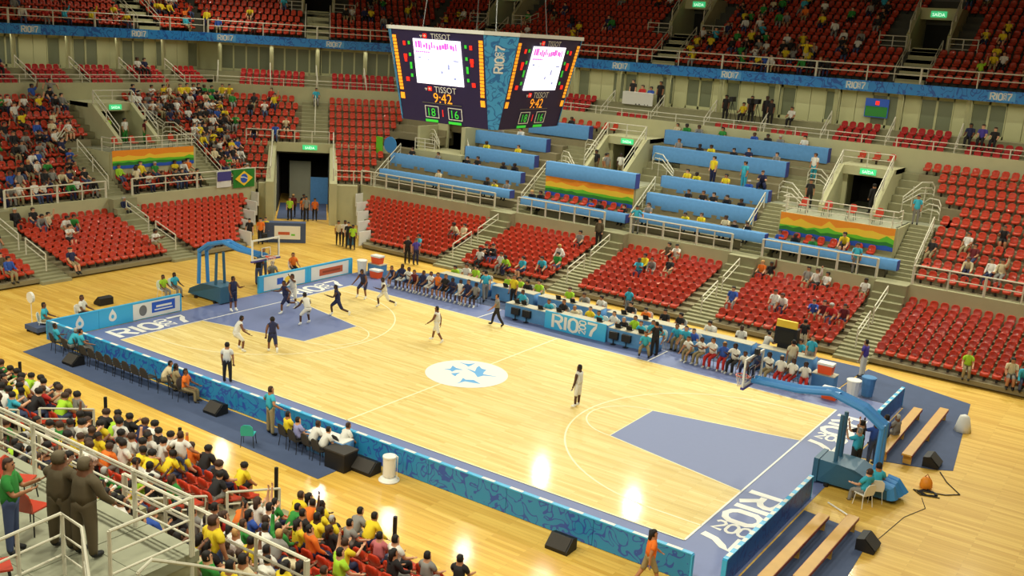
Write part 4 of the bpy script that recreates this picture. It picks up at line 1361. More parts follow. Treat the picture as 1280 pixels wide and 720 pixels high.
# hoops --------------------------------------------------------------
def hoop_unit(x, y, a, label):
    root = thing('basketball_hoop', label, 'basketball hoop', (x, y, 0), a)
    mb = MB()
    prof = [(-1.75, .12), (-1.75, .92), (-2.4, .95), (-3.0, .92), (-4.1, .45), (-4.35, .12)]
    w = [.5, .5, .6, .62, .5, .42]
    vs = [(p[0], -q, p[1]) for p, q in zip(prof, w)] + [(p[0], q, p[1]) for p, q in zip(prof, w)]
    n = 6
    mb.add(vs, [tuple(range(n)), tuple(range(2 * n - 1, n - 1, -1))] + [(i, n + i, n + (i + 1) % n, (i + 1) % n) for i in range(n)], M['blue_dark'])
    mb.obj('base', root, 'dark blue padded base')
    mb = MB(); mb.box((-1.75, -.55, .08), (-1.58, .55, .95), M['blue_dark']); mb.obj('front_pad', root)
    mb = MB()
    for wx in (-2.1, -3.6):
        for wy in (-.5, .5): mb.lathe([(.0, .0), (.09, .0), (.09, .14), (.0, .14)], M['black'], 8, (wx, wy))
    mb.obj('castors', root)
    for px_, nm in ((-3.6, 'rear_post'), (-2.25, 'front_post')):
        for sy in (-1, 1):
            mb = MB(); mb.tube([(px_, sy * .3, .75), (px_, sy * .22, 2.62)], .10 if px_ < -3 else .075, M['blue' if px_ < -3 else 'blue_dark'], 8); mb.obj(nm, root)
    mb = MB()
    for sy in (-1, 1):
        mb.tube([(-3.62, sy * .22, 2.5), (-2.9, sy * .22, 2.98), (-1.75, sy * .2, 3.28), (-.6, sy * .2, 3.08), (1.12, sy * .2, 3.02)], .13, M['blue'], 8, .10)
    mb.box((-2.0, -.22, 3.16), (-1.5, .22, 3.30), M['blue'])
    mb.obj('arm', root, 'padded sky blue arm')
    # backboard: clear pane in a white frame
    mb = MB()
    for lo, hi in (((1.16, -.9, 2.9), (1.22, .9, 2.98)), ((1.16, -.9, 3.87), (1.22, .9, 3.95)), ((1.16, -.9, 2.98), (1.22, -.82, 3.87)), ((1.16, .82, 2.98), (1.22, .9, 3.87))):
        mb.box(lo, hi, M['white'])
    bd = mb.obj('backboard', root, 'white backboard frame')
    mb = MB(); mb.box((1.18, -.82, 2.98), (1.20, .82, 3.87), GLASS); mb.obj('pane', bd)
    mb = MB()
    for lo, hi in (((1.221, -.295, 3.05), (1.226, .295, 3.09)), ((1.221, -.295, 3.46), (1.226, .295, 3.5)), ((1.221, -.295, 3.09), (1.226, -.255, 3.46)), ((1.221, .255, 3.09), (1.226, .295, 3.46))):
        mb.box(lo, hi, M['white'])
    mb.obj('target_square', bd)
    mb = MB(); mb.box((1.13, -.93, 2.82), (1.25, .93, 2.9), M['purple_pad']); mb.obj('bottom_pad', bd, 'purple bottom pad')
    mb = MB(); mb.tube([(1.575 + .225 * math.cos(t), .225 * math.sin(t), 3.05) for t in np.linspace(0, 2 * PI, 25)], .014, M['orange'], 6)
    mb.box((1.22, -.06, 3.0), (1.36, .06, 3.06), M['orange']); rim = mb.obj('rim', root, 'orange rim')
    mb = MB()
    for k in range(12):
        for sg in (-1, 1):
            mb.tube([(1.575 + r * math.cos(2 * PI * k / 12 + sg * t), r * math.sin(2 * PI * k / 12 + sg * t), z) for r, z, t in ((.225, 3.05, 0), (.19, 2.92, .26), (.15, 2.78, .52), (.13, 2.62, .78))], .006, M['net'], 3)
    mb.obj('net', rim)
    mb = MB(); mb.box((1.05, -.12, 3.97), (1.18, .12, 4.18), M['black']); mb.obj('shot_clock', root)
    return root


GLASS = bpy.data.materials.new('clear_acrylic')
GLASS.use_nodes = True
_b = GLASS.node_tree.nodes['Principled BSDF']
_b.inputs['Transmission Weight'].default_value = 1.0
_b.inputs['Roughness'].default_value = 0.02
_b.inputs['IOR'].default_value = 1.05
hoop_unit(0, 7.5, 0, 'blue basketball hoop unit with padded arm at the left court end')
h2 = hoop_unit(28, 7.5, PI, 'blue basketball hoop unit with padded arm at the right court end')
mb = MB()
for k in range(3):
    mb.tube([(-4.5 + .1 * k, -.35 + .35 * k, .18), (-4.2, -.35 + .35 * k, .55), (-3.9, -.30 + .35 * k, .62)], .2, M['blue'], 8, .16)
mb.obj('ballast_bag', h2, 'sky blue ballast bags')

# scoreboard ----------------------------------------------------------
SBC = Vector((14, 7.5, 0))
sb = thing('scoreboard', 'hanging four sided video scoreboard over the centre court', 'scoreboard', (14, 7.5, 12.7))
ZT, ZB, HT, HB, WT, WB = 1.78, -1.72, 3.2, 2.4, 2.25, 2.13


def octo(h, w, z):
    return [(-w, -h, z), (w, -h, z), (h, -w, z), (h, w, z), (w, h, z), (-w, h, z), (-h, w, z), (-h, -w, z)]


mb = MB(); mb.add(octo(HB - .02, WB - .02, ZB) + octo(HT - .02, WT - .02, ZT), [(7, 6, 5, 4, 3, 2, 1, 0), tuple(range(8, 16))] + [(i, (i + 1) % 8, 8 + (i + 1) % 8, 8 + i) for i in range(8)], M['board_black'])
mb.obj('case', sb, 'dark case')
mb = MB(); mb.add(octo(HT + .06, WT + .06, ZT) + octo(HT + .06, WT + .06, ZT + .14), [(7, 6, 5, 4, 3, 2, 1, 0), tuple(range(8, 16))] + [(i, (i + 1) % 8, 8 + (i + 1) % 8, 8 + i) for i in range(8)], M['white'])
mb.obj('top_rim', sb, 'white top rim')


def face_frame(k):
    """centre-bottom origin, unit axes of face k (0 = near side, then anticlockwise)"""
    a = k * PI / 2
    c_, s_ = math.cos(a), math.sin(a)
    ux = Vector((c_, s_, 0))
    nb = Vector((s_, -c_, 0))
    ob = nb * HB + Vector((0, 0, ZB)); ot = nb * HT + Vector((0, 0, ZT))
    uy = (ot - ob).normalized(); n = ux.cross(uy)
    return ob, ux, uy, n, (ot - ob).length


def fbox(mb, F, x0, x1, y0, y1, t0, t1, m):
    ob, ux, uy, n, _ = F
    y0, y1 = y0 * .905, y1 * .905
    q = [ob + ux * x + uy * y + n * t for t in (t0, t1) for x, y in ((x0, y0), (x1, y0), (x1, y1), (x0, y1))]
    mb.hexa(q, m)


for k in range(4):
    F = face_frame(k)
    ob, ux, uy, n, H = F
    mb = MB(); fbox(mb, F, -1.15, 1.15, 1.72, 3.62, .0, .03, M['screen']); s1 = mb.obj('video_screen', sb, 'bright video screen')
    mb = MB()
    r2 = random.Random(5)
    for q in range(16):
        x = -1.05 + q * .13; fbox(mb, F, x, x + r2.uniform(.06, .12), 3.24 + r2.uniform(-.05, .03), 3.38 + r2.uniform(0, .18), .031, .034, M['screen_pink'])
    for q in range(7):
        x = -1.05 + q * .10; fbox(mb, F, x, x + .08, 3.05, 3.11, .031, .034, M['screen_pink'])
    mb.obj('screen_text', s1)
    mb = MB()
    for x, y, w_, h_ in ((-.95, 2.80, .14, .07), (-.5, 2.75, .08, .05), (.45, 2.4, .10, .22), (.1, 2.2, .10, .12), (.7, 1.98, .12, .1), (.75, 2.75, .25, .06)):
        fbox(mb, F, x, x + w_, y, y + h_, .031, .034, M['screen_grey'])
    mb.obj('screen_picture', s1)
    for yy, sz in ((3.76, .30), (1.50, .34)):
        mb = MB()
        fbox(mb, F, -.64, -.46, yy - .09, yy + .09, .004, .02, M['led_red'])
        c = ob + uy * yy * .905 + n * .025
        fbox(mb, F, -.60, -.50, yy - .02, yy + .02, .02, .028, M['white']); fbox(mb, F, -.57, -.53, yy - .05, yy + .05, .02, .028, M['white'])
        fbox(mb, F, -.8, -.68, yy - .02, yy + .02, .01, .02, M['white']); fbox(mb, F, -.76, -.72, yy - .08, yy + .02, .01, .02, M['white'])
        mb.obj('cross_mark', sb, 'white and red cross marks')
        mb = MB(); text_into(mb, 'TISSOT', sz, M['white'], c + ux * .22, ux, uy)
        mb.obj('white_lettering', sb)
    mb = MB(); text_into(mb, '9:42', .55, M['led_orange'], ob + uy * 1.02 + ux * .05 + n * .02, ux, uy); mb.obj('clock_digits', sb, 'orange clock digits')
    mb = MB(); fbox(mb, F, -1.0, .95, .86, .89, .004, .02, M['steel']); mb.obj('divider', sb)
    for x, tx, mm, sz in ((-.55, '18', 'led_green', .46), (0, '1', 'led_red', .40), (.6, '16', 'led_green', .46)):
        mb = MB(); text_into(mb, tx, sz, M[mm], ob + uy * .43 + ux * x + n * .03, ux, uy); mb.obj('score_digits', sb)
        if x:
            mb = MB()
            for lo, hi in (((x - .34, .22), (x + .34, .25)), ((x - .34, .72), (x + .34, .75)), ((x - .34, .25), (x - .31, .72)), ((x + .31, .25), (x + .34, .72))):
                fbox(mb, F, lo[0], hi[0], lo[1], hi[1], .004, .02, M['white'])
            mb.obj('score_frame', sb)
            mb = MB(); fbox(mb, F, x - .36, x + .26, .03, .14, .004, .02, M['led_green']); mb.obj('foul_lights', sb)
    for sg in (-1, 1):
        for yv0, yv1 in ((1.35, 3.72),):
            mb = MB()
            yy = yv0
            while yy < yv1:
                x = sg * (1.93 + (yy / H) * .17)
                fbox(mb, F, x - .09, x + .09, yy, yy + .12, .004, .02, M['led_orange']); yy += .15
            mb.obj('led_name_column', sb, 'column of orange player lights')
        mb = MB(); x = sg * 1.98; fbox(mb, F, x - .10, x + .10, .95, 1.22, .004, .02, M['led_orange']); mb.obj('led_digit', sb)
        for yy, w_ in ((3.3, .12), (2.75, .16), (2.6, .12), (1.75, .16)):
            mb = MB(); x = sg * 1.62; fbox(mb, F, x - w_ / 2, x + w_ / 2, yy, yy + .18, .004, .02, M['led_red']); mb.obj('red_light', sb)
        for yy in (3.35, 2.85, 2.45, 2.3, 1.95):
            mb = MB(); x = sg * 1.38; fbox(mb, F, x - .05, x + .05, yy, yy + .14, .004, .02, M['led_green']); mb.obj('green_light', sb)
# printed corner panels
for k in range(4):
    a = k * PI / 2
    Rm = Matrix.Rotation(a, 3, 'Z')
    q = [Rm @ Vector(v) for v in ((WB, -HB, ZB), (HB, -WB, ZB), (HT, -WT, ZT), (WT, -HT, ZT))]
    n = (q[1] - q[0]).cross(q[3] - q[0]).normalized()
    mb = MB(); mb.hexa([v - n * .01 for v in q] + [v + n * .02 for v in q], M['panel_print']); pn = mb.obj('corner_panel', sb, 'blue printed corner panel')
    up = ((q[2] + q[3]) / 2 - (q[0] + q[1]) / 2).normalized(); rt = (q[1] - q[0]).normalized()
    mb = MB(); o = (q[0] + q[1]) / 2 + up * 2.2 + n * .03 + rt * .23
    logo_into(mb, M['white'], o + rt * -.06, up * 1.0, -rt, .34, .2); mb.obj('lettering', pn)
mb = MB()
for sx in (-1, 1):
    for sy in (-1, 1):
        mb.tube([(sx * 1.8, sy * 1.8, ZT), (sx * .9, sy * .9, 13.0)], .02, M['steel'], 5)
mb.obj('hanging_cables', sb)


# chairs, tables, speakers --------------------------------------------
def chair_mesh(col, leg):
    a = MB()
    a.hexa([(-.22, -.22, .42), (.22, -.22, .42), (.21, .20, .44), (-.21, .20, .44), (-.22, -.22, .455), (.22, -.22, .455), (.21, .20, .47), (-.21, .20, .47)], col)
    b_ = MB()
    pr = [(-.21, .44), (.21, .44), (.23, .62), (.20, .80), (.11, .88), (-.11, .88), (-.20, .80), (-.23, .62)]
    n = len(pr)
    vs = [(x, .19 + (z - .44) * .22, z) for x, z in pr] + [(x, .22 + (z - .44) * .22, z) for x, z in pr]
    b_.add(vs, [tuple(range(n)), tuple(range(2 * n - 1, n - 1, -1))] + [(i, n + i, n + (i + 1) % n, (i + 1) % n) for i in range(n)], col)
    legs = []
    for sx in (-1, 1):
        for sy in (-1, 1):
            m_ = MB(); m_.tube([(sx * .19, sy * .17, .43), (sx * .23, sy * .22, 0)], .013, leg, 5); legs.append(m_.mesh('leg'))
    return a.mesh('seat_shell', False), b_.mesh('backrest', False), legs


_CH = {}


def chair(x, y, z, face, label, kind='red', group=None):
    if kind not in _CH:
        _CH[kind] = chair_mesh(dict(red=M['seat'], brown=M['darkgrey'], blue=M['cloth'], white=M['white'], teal=M['teal'])[kind], M['white'] if kind == 'white' else M['black'])
    s_, b_, legs = _CH[kind]
    root = thing('chair', label, 'chair', (x, y, z), face + PI / 2, group)
    link('seat_shell', s_, root); link('backrest', b_, root)
    for l in legs: link('leg', l, root)
    return root


def table(x0, x1, y0, y1, h, label, cloth, front=True, top='desk', name='table'):
    """draped table: cloth on the court side and ends, legs at the back"""
    root = thing(name, label, 'table', ((x0 + x1) / 2, (y0 + y1) / 2, 0))
    cx, cy = (x0 + x1) / 2, (y0 + y1) / 2
    mb = MB(); mb.box((x0 - cx, y0 - cy, h - .035), (x1 - cx, y1 - cy, h), M[top]); mb.obj('tabletop', root)
    # gently folded skirt
    mb = MB(); n = max(6, int((x1 - x0) / .18))
    vs = []
    for k in range(n + 1):
        x = x0 - cx + (x1 - x0) * k / n
        w = .02 * math.sin(k * 1.7) + .012 * math.sin(k * .61)
        vs += [(x, y0 - cy - .03 + w, .03), (x, y0 - cy - .02 + w * .2, h - .02), (x, y0 - cy - .005, h - .02), (x, y0 - cy + w, .03)]
    fs = []
    for k in range(n):
        a, c = 4 * k, 4 * (k + 1)
        fs += [(a, c, c + 1, a + 1), (a + 1, c + 1, c + 2, a + 2), (a + 3, a + 2, c + 2, c + 3)]
    mb.add(vs, fs, M[cloth]); mb.box((x1 - cx - .01, y0 - cy, .03), (x1 - cx + .01, y1 - cy, h - .03), M[cloth]); mb.box((x0 - cx - .01, y0 - cy, .03), (x0 - cx + .01, y1 - cy, h - .03), M[cloth])
    mb.obj('cloth_skirt', root, smooth=True)
    for x in (x0 - cx + .08, x1 - cx - .08):
        mb = MB(); mb.tube([(x, y1 - cy - .06, 0), (x, y1 - cy - .06, h - .03)], .02, M['black'], 5); mb.obj('leg', root)
    return root


table(9.85, 12.4, 16.35, 17.0, .78, 'blue draped scorers table left of the lettered banner', 'cloth')
table(12.45, 16.05, 16.35, 17.0, .86, 'middle scorers table behind the lettered blue banner', 'cloth')
table(16.1, 18.75, 16.35, 17.0, .78, 'blue draped scorers table right of the lettered banner', 'cloth')
bn = thing('banner', 'sky blue banner with white lettering on the scorers table', 'banner', (14.25, 16.18, 0))
mb = MB(); mb.box((-1.8, 0, .02), (1.8, .06, .92), M['cyan']); mb.obj('panel', bn)
mb = MB(); logo_into(mb, M['white'], (-1.3, -.012, .14), (1.3, 0, 0), (0, 0, 1), .68, .19); mb.obj('lettering', bn)
for k, (a, c) in enumerate(((3.4, 6.9), (7.2, 10.0), (10.3, 14.2), (14.6, 18.9), (19.3, 22.6), (22.9, 25.6))):
    table(a, c, 18.8, 19.5, .8, 'cream topped blue press table, %s from the left in the back row' % ORD[k + 1], 'cloth')
for k, (x, y) in enumerate(((10.4, 16.75), (10.8, 16.8), (11.9, 16.7), (13.0, 16.75), (15.4, 16.75), (16.5, 16.7), (17.1, 16.75), (17.8, 16.7), (8.0, 19.1), (11.5, 19.1), (12.4, 19.1), (15.5, 19.15), (16.8, 19.1))):
    h = .86 if 12.45 < x < 16.05 and y < 18 else (.78 if y < 18 else .8)
    root = thing('laptop', 'small dark laptop, %s from the left on the %s tables' % (ORD[k + 1 if k < 8 else k - 7], 'scorers' if k < 8 else 'back row press'), 'laptop', (x, y, h))
    mb = MB(); mb.box((-.16, -.11, 0), (.16, .11, .02), M['black']); mb.obj('keyboard', root)
    mb = MB(); mb.hexa([(-.16, -.12, .02), (.16, -.12, .02), (.16, -.10, .02), (-.16, -.10, .02), (-.16, -.20, .24), (.16, -.20, .24), (.16, -.18, .24), (-.16, -.18, .24)], M['black']); mb.obj('display', root)
for k, x in enumerate((10.6, 11.3, 16.5, 17.2)):
    root = thing('monitor', 'small black monitor under the %s scorers table, %s' % ('left' if k < 2 else 'right', 'nearer the banner' if k in (1, 2) else 'outer one'), 'monitor', (x, 16.2, 0))
    mb = MB(); mb.box((-.24, -.08, .3), (.24, .08, .66), M['black']); mb.obj('screen_case', root)
    mb = MB(); mb.lathe([(.16, 0), (.16, .02), (.03, .04), (.03, .32)], M['black'], 8); mb.obj('foot', root)

# wooden benches
for k, (p, q, lab) in enumerate((((30.95, -1.3), (31.0, 3.85), 'wooden bench nearest the board at the near right corner'), ((31.72, -.6), (31.78, 4.4), 'wooden bench beside the wedge speaker at the near right corner'),
                                 ((31.0, 10.6), (30.9, 16.6), 'wooden bench nearer the hoop on the upper right mat'), ((31.82, 10.9), (31.78, 17.4), 'outer wooden bench on the upper right mat'))):
    L = math.hypot(q[0] - p[0], q[1] - p[1])
    root = thing('bench', lab, 'bench', (*p, 0.014), math.atan2(q[1] - p[1], q[0] - p[0]))
    mb = MB(); mb.box((0, -.17, .38), (L, .17, .44), M['bench']); mb.obj('seat_plank', root)
    mb = MB(); mb.box((.02, -.185, .33), (L - .02, -.17, .43), M['bench_edge']); mb.box((.02, .17, .33), (L - .02, .185, .43), M['bench_edge']); mb.obj('side_rail', root)
    for x in (.25, L / 2, L - .25):
        mb = MB(); mb.box((x - .03, -.15, 0), (x + .03, .15, .38), M['bench']); mb.obj('leg', root)


def wedge(x, y, a, label, w=.75):
    root = thing('wedge_speaker', label, 'speaker', (x, y, .012), a)
    pr = [(-.28, 0), (.28, 0), (.30, .10), (-.05, .42), (-.28, .36)]
    mb = MB(); n = 5
    vs = [(-w / 2, p[0], p[1]) for p in pr] + [(w / 2, p[0], p[1]) for p in pr]
    mb.add(vs, [tuple(range(n - 1, -1, -1)), tuple(range(n, 2 * n))] + [(i, (i + 1) % n, n + (i + 1) % n, n + i) for i in range(n)], M['black']); mb.obj('cabinet', root)
    mb = MB(); mb.hexa([(-w / 2 + .04, .30, .115), (w / 2 - .04, .30, .115), (w / 2 - .04, -.03, .415), (-w / 2 + .04, -.03, .415),
                        (-w / 2 + .04, .315, .13), (w / 2 - .04, .315, .13), (w / 2 - .04, -.015, .43), (-w / 2 + .04, -.015, .43)], M['darkgrey']); mb.obj('grille', root)


wedge(25.4, -2.95, PI, 'dark wedge speaker outside the near board by the orange shirted woman')
wedge(9.95, -2.85, PI, 'dark wedge speaker between the orange shirted man and the teal chair')
wedge(1.5, -3.3, PI, 'dark wedge speaker at the far left corner of the near mat')
wedge(17.5, -2.85, PI, 'dark wedge speaker beside the white drum', 1.05)
wedge(-5.6, 2.9, PI / 2, 'lone wedge speaker on the wood behind the left board')
wedge(32.55, 3.4, -PI / 2, 'wedge speaker at the end of the near right benches')
wedge(32.6, 11.7, -PI / 2, 'wedge speaker at the corner of the upper right mat')

root = thing('water_drum', 'white drum with a round base outside the near board', 'drum', (18.62, -2.85, 0.0)); root.scale = (.78, .78, .82)
mb = MB(); mb.lathe([(.44, 0), (.46, .05), (.36, .14), (.20, .18)], M['white'], 16); mb.obj('base_tray', root)
mb = MB(); mb.lathe([(.20, .16), (.27, .22), (.28, .98), (.25, 1.04)], M['white'], 16); mb.obj('barrel', root)
mb = MB(); mb.lathe([(.30, 1.0), (.30, 1.07), (.10, 1.12)], M['white'], 16); mb.obj('lid', root)
mb = MB(); mb.tube([(.34, .1, .1), (.36, .1, 1.1), (.24, .06, 1.16)], .025, M['white'], 6); mb.obj('handle_pipe', root)

chair(13.15, -4.05, .012, 2.2, 'teal plastic chair alone on the near mat', 'teal')
for k in range(8):
    chair(1.9 + k * .58, -2.85, .012, PI / 2, 'dark empty folding chair at the near board, %s from the left corner' % ORD[k + 1], 'brown')
root = table(14.9, 16.6, -2.95, -2.4, .74, 'low white table at the near board in front of the white shirts', 'cloth', top='white')
root = table(16.65, 17.3, -3.4, -2.6, .9, 'dark covered equipment desk left of the wedge speaker', 'dk', top='black') if 'dk' in M else None
root = thing('equipment_case', 'black covered equipment case beside the white table on the near mat', 'case', (16.75, -3.2, .014))
mb = MB(); mb.box((-.45, -.3, 0), (.45, .35, .62), M['black']); mb.obj('body', root)
mb = MB(); mb.box((-.47, -.32, .62), (.47, .37, .68), M['darkgrey']); mb.obj('cover', root)
root = thing('equipment_trolley', 'low dark trolley at the left corner behind the boards', 'trolley', (-3.5, -1.6, 0))
mb = MB(); mb.box((-.5, -.6, .12), (.5, .6, .34), M['navy']); mb.obj('deck', root)
for sx in (-1, 1):
    for sy in (-1, 1):
        mb = MB(); mb.lathe([(.07, 0), (.07, .12)], M['black'], 8, (sx * .4, sy * .5)); mb.obj('wheel', root)
root = thing('disc_stand', 'pale round disc on a thin stand at the far left corner', 'disc_stand', (-4.6, -1.5, 0))  # pale disc on a thin stand, not identified further
mb = MB(); mb.lathe([(.2, 0), (.2, .03), (.02, .05), (.02, 1.25)], M['white'], 10); mb.obj('stand', root)
mb = MB(); mb.tube([(0, -.06, 1.35), (0, .06, 1.35)], .26, M['white'], 14); mb.obj('disc_head', root)


def cooler(x, y, z, label):
    root = thing('cooler', label, 'cooler', (x, y, z))
    mb = MB(); mb.hexa([(-.30, -.19, 0), (.30, -.19, 0), (.30, .19, 0), (-.30, .19, 0), (-.34, -.22, .40), (.34, -.22, .40), (.34, .22, .40), (-.34, .22, .40)], M['orange']); mb.obj('tub', root)
    mb = MB(); mb.box((-.36, -.24, .40), (.36, .24, .50), M['white']); mb.obj('lid', root)
    mb = MB(); mb.tube([(-.36, 0, .34), (-.42, 0, .42), (-.36, 0, .48)], .02, M['white'], 5); mb.obj('handle', root)


for x, y, l in ((26.6, 17.6, 'right'), (-.9, 18.2, 'left')):
    root = thing('cooler_stand', 'blue draped stand under the upper cooler at the %s bench' % l, 'stand', (x, y, .014))
    mb = MB(); mb.box((-.5, -.3, 0), (.5, .3, .62), M['cloth']); mb.obj('drape', root)
    mb = MB(); mb.box((-.52, -.32, .62), (.52, .32, .66), M['desk']); mb.obj('top', root)
cooler(26.6, 17.6, .675, 'orange cooler with white lid on the stand at the right bench')
cooler(27.3, 16.25, .012, 'orange cooler with white lid on the floor beside the grey bin')
cooler(-.9, 18.2, .675, 'orange cooler with white lid on the stand at the left bench')
cooler(-.35, 17.5, .012, 'orange cooler with white lid on the floor at the left bench')
for x, y, col, lab in ((28.05, 17.0, 'white', 'tall grey white bin beside the right coolers'), (28.45, 17.9, 'cloth', 'blue bin behind the grey white bin'), (-1.5, 17.5, 'white', 'white bin at the end of the left bench'), (-7.75, 23.1, 'cloth', 'blue bin by the right tunnel wall')):
    root = thing('bin', lab, 'bin', (x, y, .012))
    mb = MB(); mb.lathe([(.24, 0), (.30, .78), (.31, .82)], M[col], 12); mb.obj('body', root)
    mb = MB(); mb.lathe([(.33, .80), (.33, .86), (.28, .88)], M['cream' if col == 'x' else col], 12); mb.obj('rim', root)
root = thing('monitor_stand', 'black monitor on a stand with a yellow top behind the right bench', 'monitor', (23.9, 19.9, .012))
mb = MB(); mb.box((-.35, -.25, 0), (.35, .25, .9), M['black']); mb.obj('cabinet', root)
mb = MB(); mb.box((-.55, -.22, .9), (.55, .22, 1.75), M['black']); mb.obj('screen_case', root)
mb = MB(); mb.box((-.42, -.235, 1.0), (.42, -.22, 1.6), M['shade']); mb.obj('glass_panel', root)
mb = MB(); mb.box((-.5, -.26, 1.78), (.5, -.1, 2.12), M['gold']); mb.obj('yellow_sign', root)

# easel board by the tunnel
root = thing('display_block', 'navy block with a white printed panel in front of the tunnel', 'display', (-11.0, 20.0, 0), PI / 4)
mb = MB(); mb.box((-1.5, 0, 0), (1.5, .7, 1.35), M['navy']); mb.obj('block', root)
mb = MB(); mb.box((-.55, -.05, .25), (1.15, 0, 1.15), M['white']); g = mb.obj('panel', root, 'white panel')
mb = MB(); mb.box((-.3, -.06, .55), (.45, -.05, .75), M['v_brown']); mb.box((.55, -.06, .5), (.8, -.05, .62), M['v_green']); mb.obj('panel_print', g)

# loose things at the right court end
def cable(pts, label, r=.02):
    mb = MB(); mb.tube([(x, y, r) for x, y in pts], r, M['black'], 5)
    tag(mb.obj('cable'), label, 'cable')


cable([(33.0, 11.2), (33.4, 10.4), (34.0, 9.6), (33.6, 9.2), (33.0, 9.0), (32.6, 8.9), (32.9, 8.6), (33.5, 8.8)], 'thick black cable running from the mat corner to the coil')
cable([(32.8, 8.9), (33.1, 8.7), (33.4, 8.9), (33.2, 9.15), (32.9, 9.1), (32.75, 8.85), (33.0, 8.65), (33.3, 8.75), (33.35, 9.05), (33.0, 9.2)], 'coiled black cable on the wood behind the right hoop', .03)
cable([(33.0, 8.4), (33.3, 7.6), (32.9, 6.4), (32.7, 4.6), (32.6, 3.8)], 'thin black cable running down to the near wedge speaker', .012)
root = thing('bag', 'yellow brown bag among the cables behind the right hoop', 'bag', (32.9, 9.4, 0))
mb = MB(); mb.lathe([(.16, 0), (.22, .06), (.20, .26), (.12, .38), (.05, .42)], M['v_orange'], 10); mb.obj('sack', root, smooth=True)
mb = MB(); mb.tube([(-.1, 0, .36), (0, 0, .52), (.1, 0, .36)], .018, M['bench_edge'], 5); mb.obj('strap', root)
mb = MB(); mb.tube([(30.6, 5.7, .03), (31.5, 5.15, .03)], .03, M['white'], 6); g = mb.obj('pole'); tag(g, 'white pole lying on the wood by the near right benches', 'pole')
root = thing('draped_stand', 'pale cloth bundle on a stand at the right edge of the mat', 'stand', (32.75, 16.4, .014))
mb = MB(); mb.lathe([(.35, 0), (.28, .3), (.20, .62), (.05, .70)], M['white'], 9); mb.obj('cloth', root, smooth=True)

# rainbow banners -----------------------------------------------------
def wavy(x0, x1, base, amp, n, seed, top):
    r_ = random.Random(seed)
    pts = [(x0 + (x1 - x0) * k / n, base + amp * (r_.random() if k % 2 else r_.random() * .4)) for k in range(n + 1)]
    return [(x0, top)] + pts + [(x1, top)] if False else pts


def rainbow(side, s0, s1, d, z0, z1, label, kind):
    root = thing('rainbow_banner', label, 'banner', wpos(side, s0, d, z0), rz(side))
    w, h = s1 - s0, z1 - z0
    mb = MB(); mb.box((0, -.02, 0), (w, 0, h), M['v_orange']); mb.obj('backing', root, 'orange backing')
    for k, (nm, col, lv, amp) in enumerate((('yellow_band', 'gold', .62, .22), ('green_band', 'v_green', .42, .16), ('dark_green_band', 'v_dgreen', .30, .10), ('blue_band', 'v_blue', .16, .06))):
        if kind == 'straight': amp *= .5
        pts = wavy(0, w, lv * h, amp * h * 1.5, 16, 3 + k, 0)
        e = -.022 - .004 * k
        vs = [(x, e, z) for x, z in pts] + [(x, e, 0) for x, z in pts]
        n = len(pts)
        mb = MB(); mb.add(vs, [(i + n, i + n + 1, i + 1, i) for i in range(n - 1)], M[col]); mb.obj(nm, root)


rainbow('far', 19.0, 25.55, 8.23, 4.2, 5.48, 'rainbow mountain banner under the right landing', 'peaks')
rainbow('far', 2.55, 9.25, 8.23, 4.2, 5.55, 'rainbow banner under the cloth covered middle landing', 'straight')
rainbow('left', 12.9, 19.3, 8.23, 4.4, 5.6, 'rainbow banner in the left middle tier', 'straight')
# press desks ---------------------------------------------------------
def press_desk(s0, s1, d, ztop, label, h=.95):
    root = thing('press_desk', label, 'desk', wpos('far', s0, d, ztop - h), 0)
    w = s1 - s0
    mb = MB(); mb.box((0, .02, h - .05), (w, .55, h), M['cloth']); mb.obj('draped_top', root)
    n = int(w / .25); vs = []
    for k in range(n + 1):
        x = w * k / n; q = .02 * math.sin(k * 2.1) + .015 * math.sin(k * .7)
        vs += [(x, q - .03, 0), (x, q * .3, h), (x, .02, h), (x, q, 0)]
    fs = []
    for k in range(n):
        a, c = 4 * k, 4 * k + 4; fs += [(a, c, c + 1, a + 1), (a + 1, c + 1, c + 2, a + 2), (a + 3, a + 2, c + 2, c + 3)]
    mb = MB(); mb.add(vs, fs, M['cloth']); mb.obj('front_cloth', root, smooth=True)
    mb = MB(); mb.box((w, 0, 0), (w + .03, .55, h), M['cloth_dark']); mb.obj('end_cloth', root, 'indigo end cloth')
    mb = MB(); mb.box((-.03, 0, 0), (0, .55, h), M['cloth_dark']); mb.obj('end_cloth', root, 'indigo end cloth')


DESKS = [(7.94, 19.3, 14.6, 8.85, 'topmost long blue press desk of the right group'), (7.9, 17.25, 13.08, 7.83, 'second blue press desk from the top, right group'),
         (9.84, 17.15, 10.8, 6.2, 'third blue press desk from the top, right group'), (9.67, 16.95, 9.25, 5.2, 'fourth blue press desk from the top, right group'),
         (10.05, 18.6, 7.05, 4.2, 'lowest long blue press desk behind the concourse rail, right group'), (18.75, 26.2, 6.9, 3.98, 'low blue press desk in front of the right rainbow banner'),
         (-2.85, 2.3, 13.9, 8.5, 'top blue press desk under the scoreboard'), (-7.5, -.2, 12.3, 7.4, 'second blue press desk below the scoreboard'), (-6.3, -.15, 10.8, 6.3, 'third blue press desk below the scoreboard'),
         (-12.2, -.2, 9.25, 5.2, 'long blue press desk right of the tunnel'), (-11.3, .5, 7.0, 4.25, 'lowest long blue press desk right of the tunnel'), (1.5, 9.5, 6.9, 3.98, 'low blue press desk in front of the middle rainbow banner'),
         (2.5, 9.3, 8.2, 6.42, 'blue cloth draped along the middle landing edge')]
for s0, s1, d, zt, lab in DESKS:
    press_desk(s0, s1, d, zt, lab, .55 if zt < 4.5 else .95)
